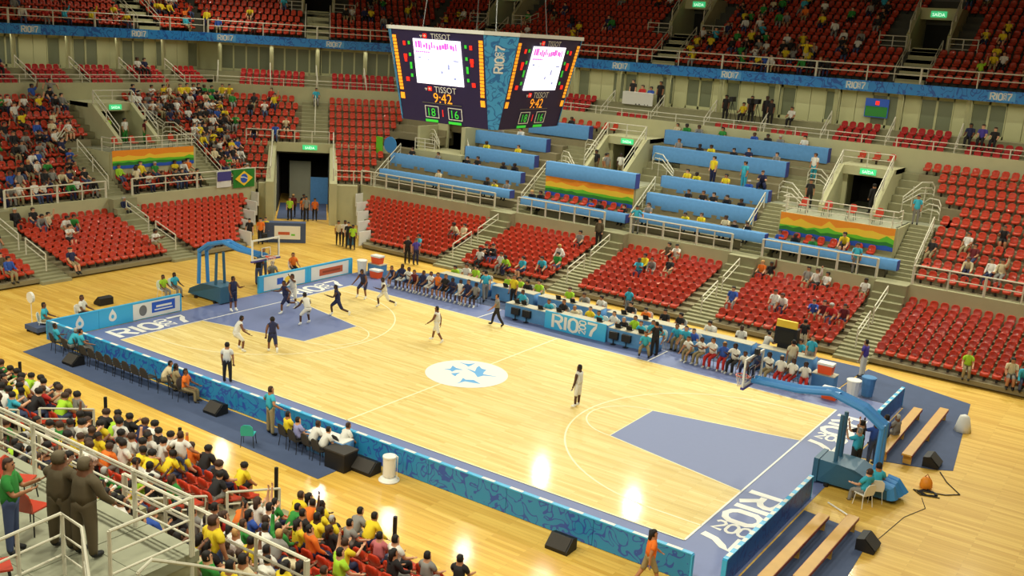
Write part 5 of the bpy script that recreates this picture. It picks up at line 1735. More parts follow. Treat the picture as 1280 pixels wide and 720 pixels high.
# landing chairs
for q, s in enumerate((20.0, 21.4, 22.8, 24.3)):
    x, y, z = wpos('far', s, 9.0, 5.5); chair(x, y, z, -PI / 2, 'red chair at the right landing rail, %s from the left' % ORD[q + 1], 'red')
for q, s in enumerate((13.8, 15.1, 16.4, 18.2)):
    x, y, z = wpos('left', s, 9.0, 5.5); chair(x, y, z, 0, 'red chair at the left landing rail, %s from the left' % ORD[q + 1], 'red')

# flags ----------------------------------------------------------------
root = thing('flag', 'green national flag with yellow diamond hung on the left parapet', 'flag', wpos('left', 21.0, 6.14, 2.75), rz('left'))


def cloth_grid(mb, w, h, m, e=0.0, mask=None, n=14):
    for i in range(n):
        for j in range(8):
            x0, x1, z0, z1 = w * i / n, w * (i + 1) / n, h * j / 8, h * (j + 1) / 8
            if mask and not mask((x0 + x1) / 2 / w, (z0 + z1) / 2 / h): continue
            f = lambda x: -.03 + .03 * math.sin(x * 6) - e
            mb.add([(x0, f(x0), z0), (x1, f(x1), z0), (x1, f(x1), z1), (x0, f(x0), z1)], [(0, 1, 2, 3)], m)


def shape(mb, poly, m, e):
    mb.add([(x, -.065 - e, z) for x, z in poly], [tuple(range(len(poly)))], m)


mb = MB(); cloth_grid(mb, 1.9, 1.3, M['v_dgreen']); mb.obj('cloth', root)
mb = MB(); shape(mb, [(.15, .65), (.95, .12), (1.75, .65), (.95, 1.18)], M['gold'], 0); mb.obj('diamond', root)
mb = MB(); shape(mb, [(.95 + .33 * math.cos(t), .65 + .33 * math.sin(t)) for t in np.linspace(0, 2 * PI, 17)[:-1]], M['v_blue'], .004); dq = mb.obj('disc', root)
mb = MB(); shape(mb, [(.63, .72), (.95, .70), (1.27, .58), (1.27, .64), (.95, .77), (.64, .79)], M['white'], .008); mb.obj('disc_band', root)
root = thing('flag', 'small dark blue and white cloth hung beside the green flag', 'flag', wpos('left', 19.55, 6.14, 2.9), rz('left'))
mb = MB(); cloth_grid(mb, 1.3, 1.15, M['white'], n=8); mb.obj('cloth', root)
mb = MB(); shape(mb, [(.05, .45), (1.25, .45), (1.25, 1.1), (.05, 1.1)], M['purple_pad'], 0); mb.obj('dark_field', root)
root = thing('round_sign', 'round blue disc sign at the top left of the press desks', 'sign', wpos('far', -12.6, 9.6, 5.3))
mb = MB(); mb.tube([(0, -.03, .45), (0, .03, .45)], .62, M['blue'], 18); mb.obj('disc', root)
mb = MB(); mb.tube([(0, 0, -.5), (0, 0, .1)], .03, M['steel'], 5); mb.obj('stem', root)
root = thing('green_sign', 'upright lime green board beside the round blue sign', 'sign', wpos('far', -13.7, 9.6, 5.0))
mb = MB(); mb.box((-.32, -.03, 0), (.32, .03, 1.25), M['v_green']); mb.obj('board', root)

# suite furniture ------------------------------------------------------
root = thing('commentary_table', 'white fronted table on the far suite level right of the scoreboard', 'table', wpos('far', 2.6, 17.9, 10.1))
mb = MB(); mb.box((0, 0, 0), (2.5, .06, .85), M['white']); mb.obj('front_panel', root)
mb = MB(); mb.box((0, 0, .85), (2.5, .7, .9), M['white']); mb.obj('tabletop', root)
root = thing('wall_screen', 'dark blue wall screen with a red spot on the far suite wall', 'screen', wpos('far', 19.9, 19.1, 10.8))
mb = MB(); mb.box((0, 0, 0), (1.5, .08, 1.2), M['v_blue']); mb.obj('case', root)
mb = MB(); mb.box((.05, -.012, .05), (1.45, 0, .7), M['v_dgreen']); mb.obj('picture', root)
mb = MB(); mb.box((.65, -.02, .8), (.9, -.012, 1.05), M['led_red']); mb.obj('red_spot', root)
for k, s in enumerate((11.6, 12.9, 13.4)):
    root = thing('television_camera', 'black television camera on a tripod in the far suite, %s from the scoreboard' % ORD[k + 1], 'camera', wpos('far', s, 17.0, 9.75))
    mb = MB(); mb.box((-.14, -.35, 1.3), (.14, .25, 1.62), M['black']); mb.obj('body', root)
    for a in range(3):
        mb = MB(); mb.tube([(0, 0, 1.3), (.4 * math.cos(a * 2.1), .4 * math.sin(a * 2.1), 0)], .02, M['black'], 5); mb.obj('tripod_leg', root)

# ------------------------------------------------------------------ near landing in the foreground
lg = sstruct('landing', 'near', 'pale grey landing of the near stand in the foreground')
for k in range(13):
    s0 = -25.65 + k * 1.45
    for q in range(4):
        mb = MB(); mb.box((s0 + .012, 9.06 + q * 1.15, 5.3), (s0 + 1.438, 9.06 + (q + 1) * 1.15 - .012, 5.5), M['tile']); mb.obj('slab', lg)
mb = MB(); mb.box((-25.6, 9.08, 2.6), (-6.8, 9.3, 5.3), M['concrete']); mb.obj('front_wall', lg)
mb = MB(); mb.box((-25.62, 9.1, 2.6), (-25.4, 13.6, 5.3), M['step']); mb.obj('end_wall', lg)
handrail('near', [(-8.0, 9.25, 5.5), (-25.72, 9.25, 5.5)], 'long white railing along the edge of the foreground landing', posts=12, h=1.1, bars=(1, .94, .62, .3), r=.026, pr=1)
handrail('near', [(-25.72, 9.3, 5.5), (-25.72, 10.85, 5.5)], 'short white railing across the right end of the foreground landing', posts=2, h=1.1, bars=(1, .64, .3), r=.028)
handrail('near', [(-24.8, 12.6, 5.5), (-24.65, 11.0, 5.5), (-25.3, 11.05, 5.5), (-26.0, 11.4, 5.0), (-26.4, 11.85, 4.3)], 'bent white stair railing behind the two brown uniformed people', posts=6, h=1.1, bars=(1, .66, .33), r=.028)
handrail('near', [(-26.15, 10.65, 5.0), (-26.15, 10.4, 5.12), (-26.15, 9.4, 4.57), (-26.15, 7.6, 3.5)], 'white curved handrail at the bottom edge below the landing', posts=4, h=.95, bars=(1,), r=.03)
chair(21.75, -17.05, 5.5, .6, 'red chair with black legs at the left edge of the foreground landing', 'red')
chair(22.9, -17.5, 5.5, 1.9, 'red chair with black legs just left of the brown uniforms', 'red')
chair(24.35, -18.95, 5.5, 1.2, 'red chair cut off by the bottom left corner', 'red')
flight('near', -27.3, -25.75, 7.0, 2.93, 11.0, 5.5, 12)
# front barrier posts of the near stand
for k, x in enumerate((3.9, 9.2, 13.2, 17.7, 22.4)):
    root = thing('barrier_post', 'black barrier post in front of the near stand, %s from the left' % ORD[k + 1], 'post', (x, -6.95, 0))
    mb = MB(); mb.tube([(0, 0, 0), (0, 0, 1.55)], .06, M['black'], 8); mb.obj('pole', root)
    mb = MB(); mb.lathe([(.18, 0), (.18, .03), (.06, .06)], M['black'], 10); mb.obj('foot', root)

# ================================================================== SEATS
pan = MB()
gx = np.linspace(-.20, .20, 5); gy = np.linspace(-.22, .19, 5)
vs = [(x, y, .40 + .035 * (x / .2) ** 2 - .03 * math.exp(-((y - .05) / .14) ** 2) - (.05 if k == 0 else 0)) for k, y in enumerate(gy) for x in gx]
fs = [(5 * k + i, 5 * k + i + 1, 5 * k + i + 6, 5 * k + i + 5) for k in range(4) for i in range(4)]
vs2 = [(x, y, z) for y, z in ((gy[0] - .012, .235), (gy[-1], .345)) for x in (gx[0] + .015, gx[-1] - .015)]
pan.add(vs + vs2, fs + [(25, 27, 28, 26), (0, 25, 26, 4, 3, 2, 1), (20, 21, 22, 23, 24, 28, 27), (0, 5, 10, 15, 20, 27, 25), (4, 26, 28, 24, 19, 14, 9)], M['seat'])
bk = MB()
rows_ = ((.40, .185), (.50, .205), (.60, .205), (.68, .17), (.725, .10))
fv, bv = [], []
for k, (z, w) in enumerate(rows_):
    for i in range(5):
        x = -w + 2 * w * i / 4
        y = .19 + (z - .38) * .20 - .045 * (x / .2) ** 2 - .03 * ((z - .55) / .17) ** 2
        fv.append((x, y, z)); bv.append((x, y + .035, z))
fs = [(5 * k + i, 5 * k + i + 1, 5 * k + i + 6, 5 * k + i + 5) for k in range(4) for i in range(4)]
bk.add(fv + bv, fs + [tuple(25 + q for q in f[::-1]) for f in fs] + [(i, i + 5, i + 30, i + 25) for i in (0, 5, 10, 15)] + [(i + 4, i + 29, i + 34, i + 9) for i in (0, 5, 10, 15)]
       + [(20 + i, 20 + i + 1, 45 + i + 1, 45 + i) for i in range(4)], M['seat'])
br = MB(); br.box((-.05, -.02, .0), (.05, .12, .36), M['darkgrey'])
PAN, BACK, BRK = pan.mesh('seat_pan', True), bk.mesh('backrest', True), br.mesh('bracket')

# occupancy: probability and shirt palette per block
PAL_BR = (('yellow', 6), ('white', 5), ('black', 5), ('green', 2), ('blue', 1), ('grey', 2), ('red', 1), ('lime', 1), ('cream', 1), ('orange', 1), ('navy', 1), ('cyan', 1))
PAL_MIX = (('white', 4), ('black', 4), ('yellow', 3), ('grey', 2), ('blue', 2), ('navy', 1), ('cream', 1), ('red', 1), ('green', 1))


def pick(pal): return rnd.choices([p[0] for p in pal], [p[1] for p in pal])[0]


SIT = ('sit', 'sit_lean', 'sit_clap', 'sit_back', 'sit', 'sit_lean', 'sit', 'sit_lean', 'sit_back', 'sit_clap', 'sit_arm')
ROWED = {}


def seat_person(e, shirt=None, pose=None, hi=False, pants=None, must=False, hair=None):
    x, y, z = wpos(e['side'], e['s'], e['d'], e['z'])
    a = rz(e['side']) - PI / 2 + rnd.uniform(-.25, .25)
    sh_ = shirt or pick(PAL_BR)
    lab = '%s shirted spectator, %s row, %s seat, %s' % (sh_, ORD[e['row']], ORD[e['num']], e['block'])
    person((x, y, z), a, pose or rnd.choice(SIT), rnd.choice(('tee', 'tee', 'long', 'short')), sh_, pants or rnd.choice(('denim', 'black', 'khaki', 'navy', 'grey')), label=lab, hi=hi, must=must, hair=hair, longhair=hi and rnd.random() < .35)
    e['occ'] = 1


EXPL = {  # block: (s, row, shirt)
    FB[0]: [(-2.15, 1, 'cyan'), (-.65, 5, 'cream'), (-.9, 5, 'cream')],
    FB[1]: [(3.08, 1, 'white'), (2.79, 2, 'black'), (3.4, 2, 'black'), (4.4, 1, 'white'), (4.6, 1, 'black'), (5.4, 1, 'lime'), (6.4, 1, 'cyan'), (7.1, 2, 'cyan'), (8.1, 2, 'cyan'), (7.6, 3, 'green'), (7.5, 5, 'white'), (7.5, 8, 'grey')],
    FB[2]: [(13.3, 9, 'brown'), (13.9, 9, 'white'), (12.4, 5, 'cyan'), (12.9, 6, 'grey'), (13.3, 6, 'white'), (14.0, 6, 'black'), (12.5, 6, 'yellow')],
    FB[3]: [(19.2, 9, 'orange'), (19.8, 9, 'black'), (22.0, 9, 'grey'), (22.5, 9, 'white'), (23.0, 9, 'white'), (25.1, 9, 'white'), (19.3, 3, 'blue'), (21.0, 4, 'white'), (22.0, 4, 'white'), (23.4, 4, 'blue'), (23.9, 4, 'maroon'), (24.4, 4, 'red'), (25.0, 4, 'maroon')],
    FB[4]: [(33.2, 1, 'cream'), (33.9, 1, 'cyan')],
    LB[0]: [(1.4, 2, 'brown'), (1.5, 1, 'blue'), (2.3, 6, 'black')],
    LB[1]: [(5.2, 9, 'black'), (6.05, 9, 'black'), (6.14, 8, 'grey'), (6.6, 8, 'cream'), (7.2, 7, 'white'), (7.4, 7, 'green'), (6.7, 5, 'white'), (4.7, 1, 'navy'), (5.2, 1, 'cyan'), (10.76, 2, 'white')],
    MBK[0]: [(28.8, 4, 'white'), (29.3, 4, 'red'), (27.5, 3, 'black'), (29.5, 2, 'cream'), (30.4, 2, 'white'), (31.0, 2, 'cream'), (30.5, 5, 'black'), (29.8, 3, 'maroon')],
}
for e in SEATS:
    b_ = e['block']
    if e.get('suite'): continue
    if b_ in EXPL:
        for q in EXPL[b_]:
            if q[1] == e['row'] and abs(q[0] - e['s']) < .27 and not e.get('occ'):
                seat_person(e, q[2], must=True)
        continue
    w = Vector(wpos(e['side'], e['s'], e['d'], e['z']))
    if not in_view(w, 60): continue
    p, pal, hi = 0, PAL_BR, False
    if e['side'] == 'near':
        x = -e['s']; hi = (w - Vector(CAM)).length < 33
        p = .80
        if 'landing' in b_: p = .75
        elif 15.3 < x < 17.9 and 1 <= e['row'] <= 4: p = .10
        elif x > 22.2 and e['row'] <= 6: p = .0 if e['row'] < 3 else .12
        elif 19.4 < x < 22.2: p = .9
        elif x < 9: p = .85
    elif b_ == MBK[1]: p = .55 if e['row'] < 8 else .35; pal = PAL_MIX
    elif b_ == MBK[2]: p = .80; pal = PAL_MIX
    elif b_ == MBK[3]: p = .0 if e['s'] > 6.5 else .25
    elif b_ == MBK[4]: p = .12; pal = PAL_MIX
    elif b_ == MBK[5]: p = .1
    elif b_ == MBK[6]: p = .6
    elif b_ == 'top tier':
        u, v, _ = frame_pos(w)
        cl = math.sin(e['s'] * .9 + e['row']) + math.sin(e['s'] * .37 + e['row'] * .6 + 1.3)
        p = .0
        if e['side'] == 'far':
            p = .42 if 5 < e['s'] < 19 else .14
            if cl < -.2: p *= .35
        else:
            p = .32 if cl > .4 else .06
    if rnd.random() < p:
        seat_person(e, shirt=pick(pal), hi=hi)
for e in SEATS:
    if e['side'] == 'near' and not e.get('occ') and e['block'] == NB[0]:
        for s, r_, sh_ in ((-22.9, 2, 'pink'), (-23.5, 2, 'white'), (-24.3, 2, 'grey'), (-25.0, 1, 'black')):
            if r_ == e['row'] and abs(e['s'] - s) < .27: seat_person(e, sh_, 'sit', True, must=True, hair='black')

vis = []
rest = []
for e in SEATS:
    w = Vector(wpos(e['side'], e['s'], e['d'], e['z'] + .5))
    if not in_view(w, 70): continue
    e['dist'] = (w - Vector(CAM)).length
    (rest if e.get('suite') or e['block'] == 'top tier' else vis).append(e)
vis.sort(key=lambda e: (1 if (e.get('occ') and e['side'] == 'near') else 0, e['dist'] + (0 if in_view(wpos(e['side'], e['s'], e['d'], e['z'] + .5), 0) else 500)))
solo, more = vis[:300], vis[300:]
rest += more
for e in solo:
    x, y, z = wpos(e['side'], e['s'], e['d'], e['z'])
    g = thing('stadium_seat', 'red seat, %s from %s, %s row, %s' % (ORD[e['num']], e['edge'], ORD[e['row']], e['block']), 'seat', (x, y, z), rz(e['side']), None)
    link('seat_pan', PAN, g); link('backrest', BACK, g); link('bracket', BRK, g)
sv, sf, sm = [], [], []
base = []
for me, k in ((PAN, 0), (BACK, 0), (BRK, 1)):
    o = len(base)
    base += [v.co[:] for v in me.vertices]
    sf += [tuple(o + i for i in p.vertices) for p in me.polygons]; sm += [k] * len(me.polygons)
BV = np.array(base); fb, mbk = sf, sm
AV, AF, AM = [], [], []
for e in rest:
    c_, s_ = math.cos(rz(e['side'])), math.sin(rz(e['side']))
    x, y, z = wpos(e['side'], e['s'], e['d'], e['z'])
    o = len(AV) * len(BV)
    AV.append(np.stack([BV[:, 0] * c_ - BV[:, 1] * s_ + x, BV[:, 0] * s_ + BV[:, 1] * c_ + y, BV[:, 2] + z], 1))
    AF += [tuple(o + i for i in f) for f in fb]
    AM += [(2 if e.get('suite') else 0) if k == 0 else 1 for k in mbk]
me = bpy.data.meshes.new('stadium_seats')
me.from_pydata(np.concatenate(AV).tolist(), [], AF)
for m in (M['seat'], M['darkgrey'], M['suite_seat']): me.materials.append(m)
me.polygons.foreach_set('material_index', AM)
me.polygons.foreach_set('use_smooth', [True] * len(AF))
me.update()
o = bpy.data.objects.new('stadium_seats', me); COL.objects.link(o)
tag(o, 'remaining rows of red stadium seats in the farther stands and suites', 'seats', kind='stuff')
print('seats', len(solo), len(rest))

# ================================================================== PEOPLE ON THE FLOOR
A = math.atan2
def to(x, y, tx, ty): return math.atan2(ty - y, tx - x)


COURT = [  # x, y, pose, style, shirt, pants, skin, face target, label
    (19.7, 7.4, 'stand', 'player', 'white', 'white', 3, (0, 8), 'player in white kit standing alone right of the centre circle'),
    (10.2, 10.1, 'walk', 'player', 'white', 'white', 2, (0, 7), 'player in white kit walking just beyond the centre circle'),
    (10.6, 14.5, 'walk', 'tee', 'grey', 'black', 1, (2, 9), 'referee in grey shirt and black trousers at the far sideline'),
    (3.9, 9.9, 'run', 'player', 'navy', 'navy', 3, (1, 7), 'player in navy kit running right of the left key'),
    (4.1, 7.6, 'guard', 'player', 'white', 'white', 3, (1, 8), 'player in white kit crouching in the left key'),
    (1.7, 8.4, 'run_b', 'player', 'navy', 'navy', 2, (1, 6), 'player in navy kit driving under the left hoop'),
    (1.2, 9.4, 'reach', 'player', 'white', 'white', 2, (1, 6), 'player in white kit reaching behind the navy driver'),
    (6.2, 3.4, 'run_b', 'player', 'navy', 'navy', 2, (0, 8), 'player in navy kit running near the left three point line'),
    (7.7, -.4, 'stand', 'tee', 'white', 'black', 1, (2, 8), 'referee in white shirt and black trousers on the near violet border'),
    (4.8, 2.5, 'guard', 'player', 'white', 'white', 2, (6, 5), 'player in white kit partly behind the near referee'),
    (-.3, 6.7, 'stand_turn', 'player', 'navy', 'navy', 2, (5, 6), 'player in navy kit at the left baseline'),
    (2.3, 13.6, 'guard', 'player', 'navy', 'navy', 2, (3, 8), 'player in navy kit at the far left corner of the court'),
    (4.4, 12.9, 'run', 'player', 'white', 'white', 3, (1, 8), 'player in white kit moving along the far left side'),
]
for x, y, po, st_, sh_, pn, sk, tg, lb in COURT:
    person((x, y, .022), to(x, y, *tg), po, st_, sh_, pn, sk, 'black', lb, True, 1.03 if st_ == 'player' else .98, 'white' if st_ == 'player' else 'black', must=True)


def seated(x, y, face, shirt, pants, label, pose='sit', style='tee', hi=True, kind='blue', z=.014, ch=True, clabel=None, **k):
    person((x, y, z), face, pose, style, shirt, pants, label=label, hi=hi, must=True, **k)
    if ch: chair(x, y, z, face, clabel or 'chair under the ' + label, kind)


SD = -PI / 2
for k in range(12):                     # left bench
    x = 1.6 + k * .53
    seated(x, 16.95, SD + rnd.uniform(-.3, .3), ('navy', 'navy', 'white', 'maroon', 'navy', 'white', 'orange', 'black', 'navy', 'white', 'navy', 'grey')[k], ('navy', 'white', 'navy', 'black')[k % 4],
           '%s team member from the left on the left bench' % ORD[k + 1], rnd.choice(('sit', 'sit_lean', 'sit_clap')), 'short' if k % 3 else 'player', shoes='white', skin=rnd.choice((1, 2, 3)))
for k in range(11):                     # right bench
    x = 20.4 + k * .56
    seated(x, 16.75 - .02 * k, SD + rnd.uniform(-.3, .3), ('white', 'white', 'white', 'blue', 'white', 'white', 'navy', 'white', 'white', 'white', 'white')[k], ('khaki', 'khaki', 'red', 'red', 'black', 'navy', 'black', 'khaki', 'red', 'red', 'red')[k],
           '%s team member from the left on the right bench' % ORD[k + 1], rnd.choice(('sit', 'sit_lean', 'sit_clap')), 'tee', shoes='white', skin=rnd.choice((1, 2, 3)))
for k, (x, sh_) in enumerate(((10.2, 'cyan'), (12.0, 'cyan'), (12.8, 'black'), (13.6, 'cream'), (14.4, 'yellow'), (15.1, 'cyan'), (15.8, 'white'), (16.5, 'black'), (17.0, 'lime'), (17.5, 'cyan'), (18.0, 'cyan'), (18.5, 'cyan'))):
    seated(x, 17.4, SD + rnd.uniform(-.2, .2), sh_, 'navy', '%s official from the left at the scorers tables, %s shirt' % (ORD[k + 1], sh_), 'sit_lean' if k % 2 else 'sit', kind='white')
for k, (x, sh_) in enumerate(((3.8, 'lime'), (4.5, 'white'), (5.2, 'lime'), (6.0, 'black'), (7.5, 'lime'), (8.3, 'lime'), (9.0, 'black'), (9.6, 'lime'), (11.6, 'lime'), (12.6, 'grey'), (13.6, 'white'), (15.4, 'black'), (16.4, 'orange'), (17.4, 'black'), (18.3, 'black'), (20.0, 'white'), (21.6, 'white'), (24.6, 'cyan'))):
    seated(x, 19.95, SD + rnd.uniform(-.3, .3), sh_, 'black', '%s person from the left behind the back press tables, %s shirt' % (ORD[k + 1], sh_), 'sit_lean' if k % 3 == 0 else 'sit', kind='white', hi=False)
for k, (x, sh_) in enumerate(((19.1, 'cyan'), (19.6, 'cyan'), (20.0, 'blue'))):
    seated(x, 18.1, SD, sh_, 'khaki', '%s volunteer in %s shirt between the scorers table and the right bench' % (ORD[k + 1], sh_), 'sit_lean', kind='white')
# standing people at the far side
for x, y, f, sh_, pn, po, lb in ((18.9, 15.9, 2.6, 'black', 'black', 'stand_hips', 'person in black standing at the right end of the scorers tables'), (18.5, 15.7, -1.2, 'cyan', 'khaki', 'squat', 'person in cyan squatting at the right end of the scorers tables'),
                                 (14.6, 21.2, -1.4, 'cyan', 'grey', 'stand', 'person in cyan shirt standing in front of the scorers block'), (27.5, 20.4, 2.9, 'purple', 'white', 'stand', 'person in purple shirt standing by the right stair foot'),
                                 (31.5, 23.25, -1.4, 'lime', 'khaki', 'sit', 'steward in lime vest sitting on the front seats at the right'), (7.3, 18.0, 2.4, 'cyan', 'grey', 'walk', 'volunteer in cyan shirt between the left bench and the tables'),
                                 (9.0, 18.3, -1.5, 'gold' if 'gold' in FAB else 'yellow', 'black', 'stand', 'person in yellow top at the gap between the press tables'), (24.9, 17.9, 2.2, 'cream', 'khaki', 'stand', 'coach in cream shirt standing at the right bench'),
                                 (25.3, 19.4, -1.5, 'cyan', 'grey', 'stand', 'person in cyan behind the right bench'), (22.9, 19.9, 1.2, 'white', 'khaki', 'squat', 'person in white bending beside the monitor stand'),
                                 (-1.0, 21.9, -.6, 'purple', 'navy', 'stand', 'person in purple shirt in front of the tunnel block'), (-1.6, 21.8, -.8, 'black', 'black', 'stand', 'person in black shirt left of the purple shirt'),
                                 (24.0, 22.2, 1.7, 'black', 'cream', 'stand', 'person in black vest at the foot of the right bench block')):
    z = .014 if y < 22 else .012
    person((x, y, .32 if po == 'sit' else z), f, po, 'tee', sh_, pn, label=lb, hi=True, must=True)
person((8.6, 28.1, 2.0), -1.4, 'stand', 'long', 'brown', 'black', label='person in brown standing on the stair left of the scorers block', must=True)
person((10.35, 29.55, 2.93), -1.2, 'stand_hips', 'tee', 'cyan', 'grey', label='person in white and cyan on the concourse above the scorers block', must=True)
person((24.1, 29.4, 2.93), -1.4, 'stand', 'tee', 'cyan', 'grey', label='person in cyan shirt on the concourse before the right banner', must=True)
person((25.9, 33.7, 5.5), -1.4, 'stand', 'tee', 'cyan', 'grey', label='steward in cyan standing on the stair right of the right landing', must=True)
person((19.6, 33.9, 5.5), -1.2, 'stand', 'tee', 'black', 'black', label='person in black on the right landing', must=True)
person((18.9, 36.3, 6.9), -1.8, 'stand', 'tee', 'white', 'cyan', label='person in white at the end of the topmost press desk', must=True)
person((23.0, 35.2, 5.5), 2.6, 'stand', 'long', 'black', 'black', label='person in black in the right doorway', must=True)
for k, (x, y, sh_, lb) in enumerate(((4.6, 34.0, 'black', 'person in black left of the middle doorway'), (6.2, 34.6, 'white', 'person in white in the middle doorway'), (7.0, 35.2, 'cyan', 'person in cyan inside the middle doorway'), (5.6, 33.6, 'cream', 'person in cream before the middle doorway'), (5.9, 33.2, 'grey', 'person in grey at the middle landing edge'))):
    person((x, y, 5.5), -1.5 + .3 * k, 'stand', 'tee', sh_, 'khaki', label=lb, must=True)
for k, (s, d, sh_, lb) in enumerate(((15.6, 12.6, 'lime', 'person in lime vest in the left doorway'), (16.5, 12.0, 'white', 'person in white and green in the left doorway'), (17.6, 11.2, 'maroon', 'person in maroon by the right wall of the left doorway'))):
    x, y, z = wpos('left', s, d, 5.5); person((x, y, z), .2, 'stand', 'tee', sh_, 'green', label=lb, must=True)
x, y, z = wpos('cham', 8.35, 15.0, 8.0); person((x, y, z), -PI / 4, 'sit', 'tee', 'cyan', 'grey', label='person in cyan at the top of the stair over the tunnel', must=True)
x, y, z = wpos('left', 12.9, 14.9, 7.9); person((x, y, z), 0, 'arms_wide', 'tee', 'grey', 'grey', label='person with outspread arms at the top left of the left doorway', must=True)
x, y, z = wpos('left', 11.9, 5.7, 1.75); person((x, y, z), .2, 'sit', 'long', 'navy', 'black', label='person in dark jacket at the top of the stair behind the left hoop', must=True)
x, y, z = wpos('left', 13.6, 6.8, 2.93); person((x, y, z), .2, 'stand', 'tee', 'cream', 'black', label='person standing on the left concourse beside the stair top', must=True)
# press tribune people
n_ = 0
for s0, s1, d, zt, lab in DESKS[:12]:
    dens = .55 if s0 > 0 else .45
    s = s0 + .5; q = 0
    while s < s1 - .3:
        if rnd.random() < dens:
            q += 1
            sh_ = 'yellow' if (abs(zt - 4.2) < .01 and 11.0 < s < 14.2) else pick(PAL_MIX + (('black', 6),))
            person((s, 22.8 + d + .85, zt - .78), SD, rnd.choice(('sit', 'sit_lean')), 'tee', sh_, 'black', label='%s reporter, %s from left, %s' % (sh_, ORD[q], lab.replace(' from the top', '')), must=False)
        s += rnd.uniform(.62, 1.1)
person((13.0, 34.5, 6.0), -1.9, 'stand', 'tee', 'yellow', 'navy', label='person in yellow standing between the second and third press desks', must=True)
person((15.2, 34.3, 6.0), -1.9, 'stand', 'tee', 'cyan', 'cyan', label='person in cyan standing between the second and third press desks', must=True)
person((16.4, 34.3, 6.0), -1.3, 'squat', 'tee', 'navy', 'navy', label='person in navy crouching between the second and third press desks', must=True)
# suites
for k, (sd, s, d, sh_, po) in enumerate((('far', 3.1, 18.5, 'black', 'stand'), ('far', 3.9, 18.5, 'red', 'sit'), ('far', 4.6, 18.5, 'blue', 'sit'), ('far', 5.4, 18.4, 'black', 'stand'), ('far', 10.9, 17.6, 'black', 'stand'), ('far', 12.2, 17.6, 'yellow', 'sit'), ('far', 12.8, 17.5, 'black', 'stand'),
                                          ('far', 13.9, 17.4, 'black', 'stand'), ('far', 14.3, 17.2, 'black', 'stand'), ('far', 15.6, 17.6, 'white', 'sit'), ('far', 26.9, 17.0, 'navy', 'sit'), ('far', 27.6, 17.0, 'purple', 'sit'), ('far', 28.3, 16.9, 'black', 'sit'),
                                          ('left', 21.0, 16.7, 'white', 'sit'), ('left', 21.6, 16.7, 'navy', 'sit'), ('left', 10.3, 16.6, 'navy', 'sit'), ('left', 10.0, 17.6, 'black', 'stand'))):
    x, y, z = wpos(sd, s, d, 9.75 if d < 18 else 10.15)
    person((x, y, z), rz(sd) + SD, po, 'tee', sh_, 'black', label='%s guest from the left in the %s suites, %s clothes' % (ORD[k + 1 if sd == 'far' else k - 12], sd, sh_), must=True)
# court end people, left
for x, y, f, sh_, pn, po, lb in ((-4.7, 5.8, 0, 'lime', 'grey', 'sit', 'ball helper in lime seated behind the left board'), (-4.7, 6.5, 0, 'cyan', 'grey', 'sit', 'ball helper in cyan seated behind the left board'),
                                 (-3.6, 11.3, -.6, 'black', 'denim', 'photo', 'photographer in black beside the left hoop'), (-4.2, 12.2, -.5, 'cyan', 'denim', 'photo', 'photographer in cyan right of the left hoop'), (-3.2, 11.9, -.5, 'grey', 'black', 'squat', 'crouching photographer in grey right of the left hoop'),
                                 (-3.9, 14.2, -.4, 'orange', 'black', 'sit', 'person in orange seated behind the framed white board'), (-3.4, -1.6, .8, 'cyan', 'khaki', 'sit', 'volunteer in cyan on the trolley at the left corner'),
                                 (-3.4, .3, .5, 'white', 'black', 'sit', 'person in white looking over the left board'), (-.4, -2.8, 1.4, 'cyan', 'khaki', 'sit_back', 'volunteer in cyan seated first at the near board'), (1.0, -2.6, 1.2, 'cyan', 'grey', 'sit', 'volunteer in cyan leaning at the near board'),
                                 (.6, -2.85, 1.5, 'cyan', 'grey', 'sit_lean', 'volunteer in cyan and white second at the near board'),
                                 (6.7, -2.75, 1.0, 'cream', 'khaki', 'sit_lean', 'person in cream shirt at the near board'), (7.5, -2.75, 1.2, 'khaki', 'khaki', 'sit', 'person in khaki beside the orange shirt'), (8.15, -2.8, .5, 'orange', 'khaki', 'sit', 'man in orange shirt seated at the near board')):
    person((x, y, .014 if po != 'sit' or x > -3 else .0), f, po, 'tee', sh_, pn, label=lb, hi=True, must=True)
    if po.startswith('sit'):
        chair(x, y, .012, f, 'chair under the ' + lb, 'brown' if x > -2 else 'white')
person((13.0, -2.9, .014), 1.3, 'stand_hips', 'tee', 'cyan', 'khaki', 1, 'brown', 'volunteer in teal shirt standing with hands on hips at the near board', True, 1.05, must=True)
for k, (x, y, sh_) in enumerate(((14.15, -3.15, 'yellow'), (14.75, -3.25, 'lilac'), (15.35, -3.2, 'white'), (15.95, -3.3, 'white'), (16.2, -2.6, 'white'))):
    lb = ('man in yellow shirt', 'man in lilac shirt', 'person in white with dark hair', 'person in white leaning forward', 'person in white nearest the black case')[k] + ' seated at the near board'
    seated(x, y, 1.4, sh_, 'black', lb, 'sit_lean' if k > 1 else 'sit', kind='brown')
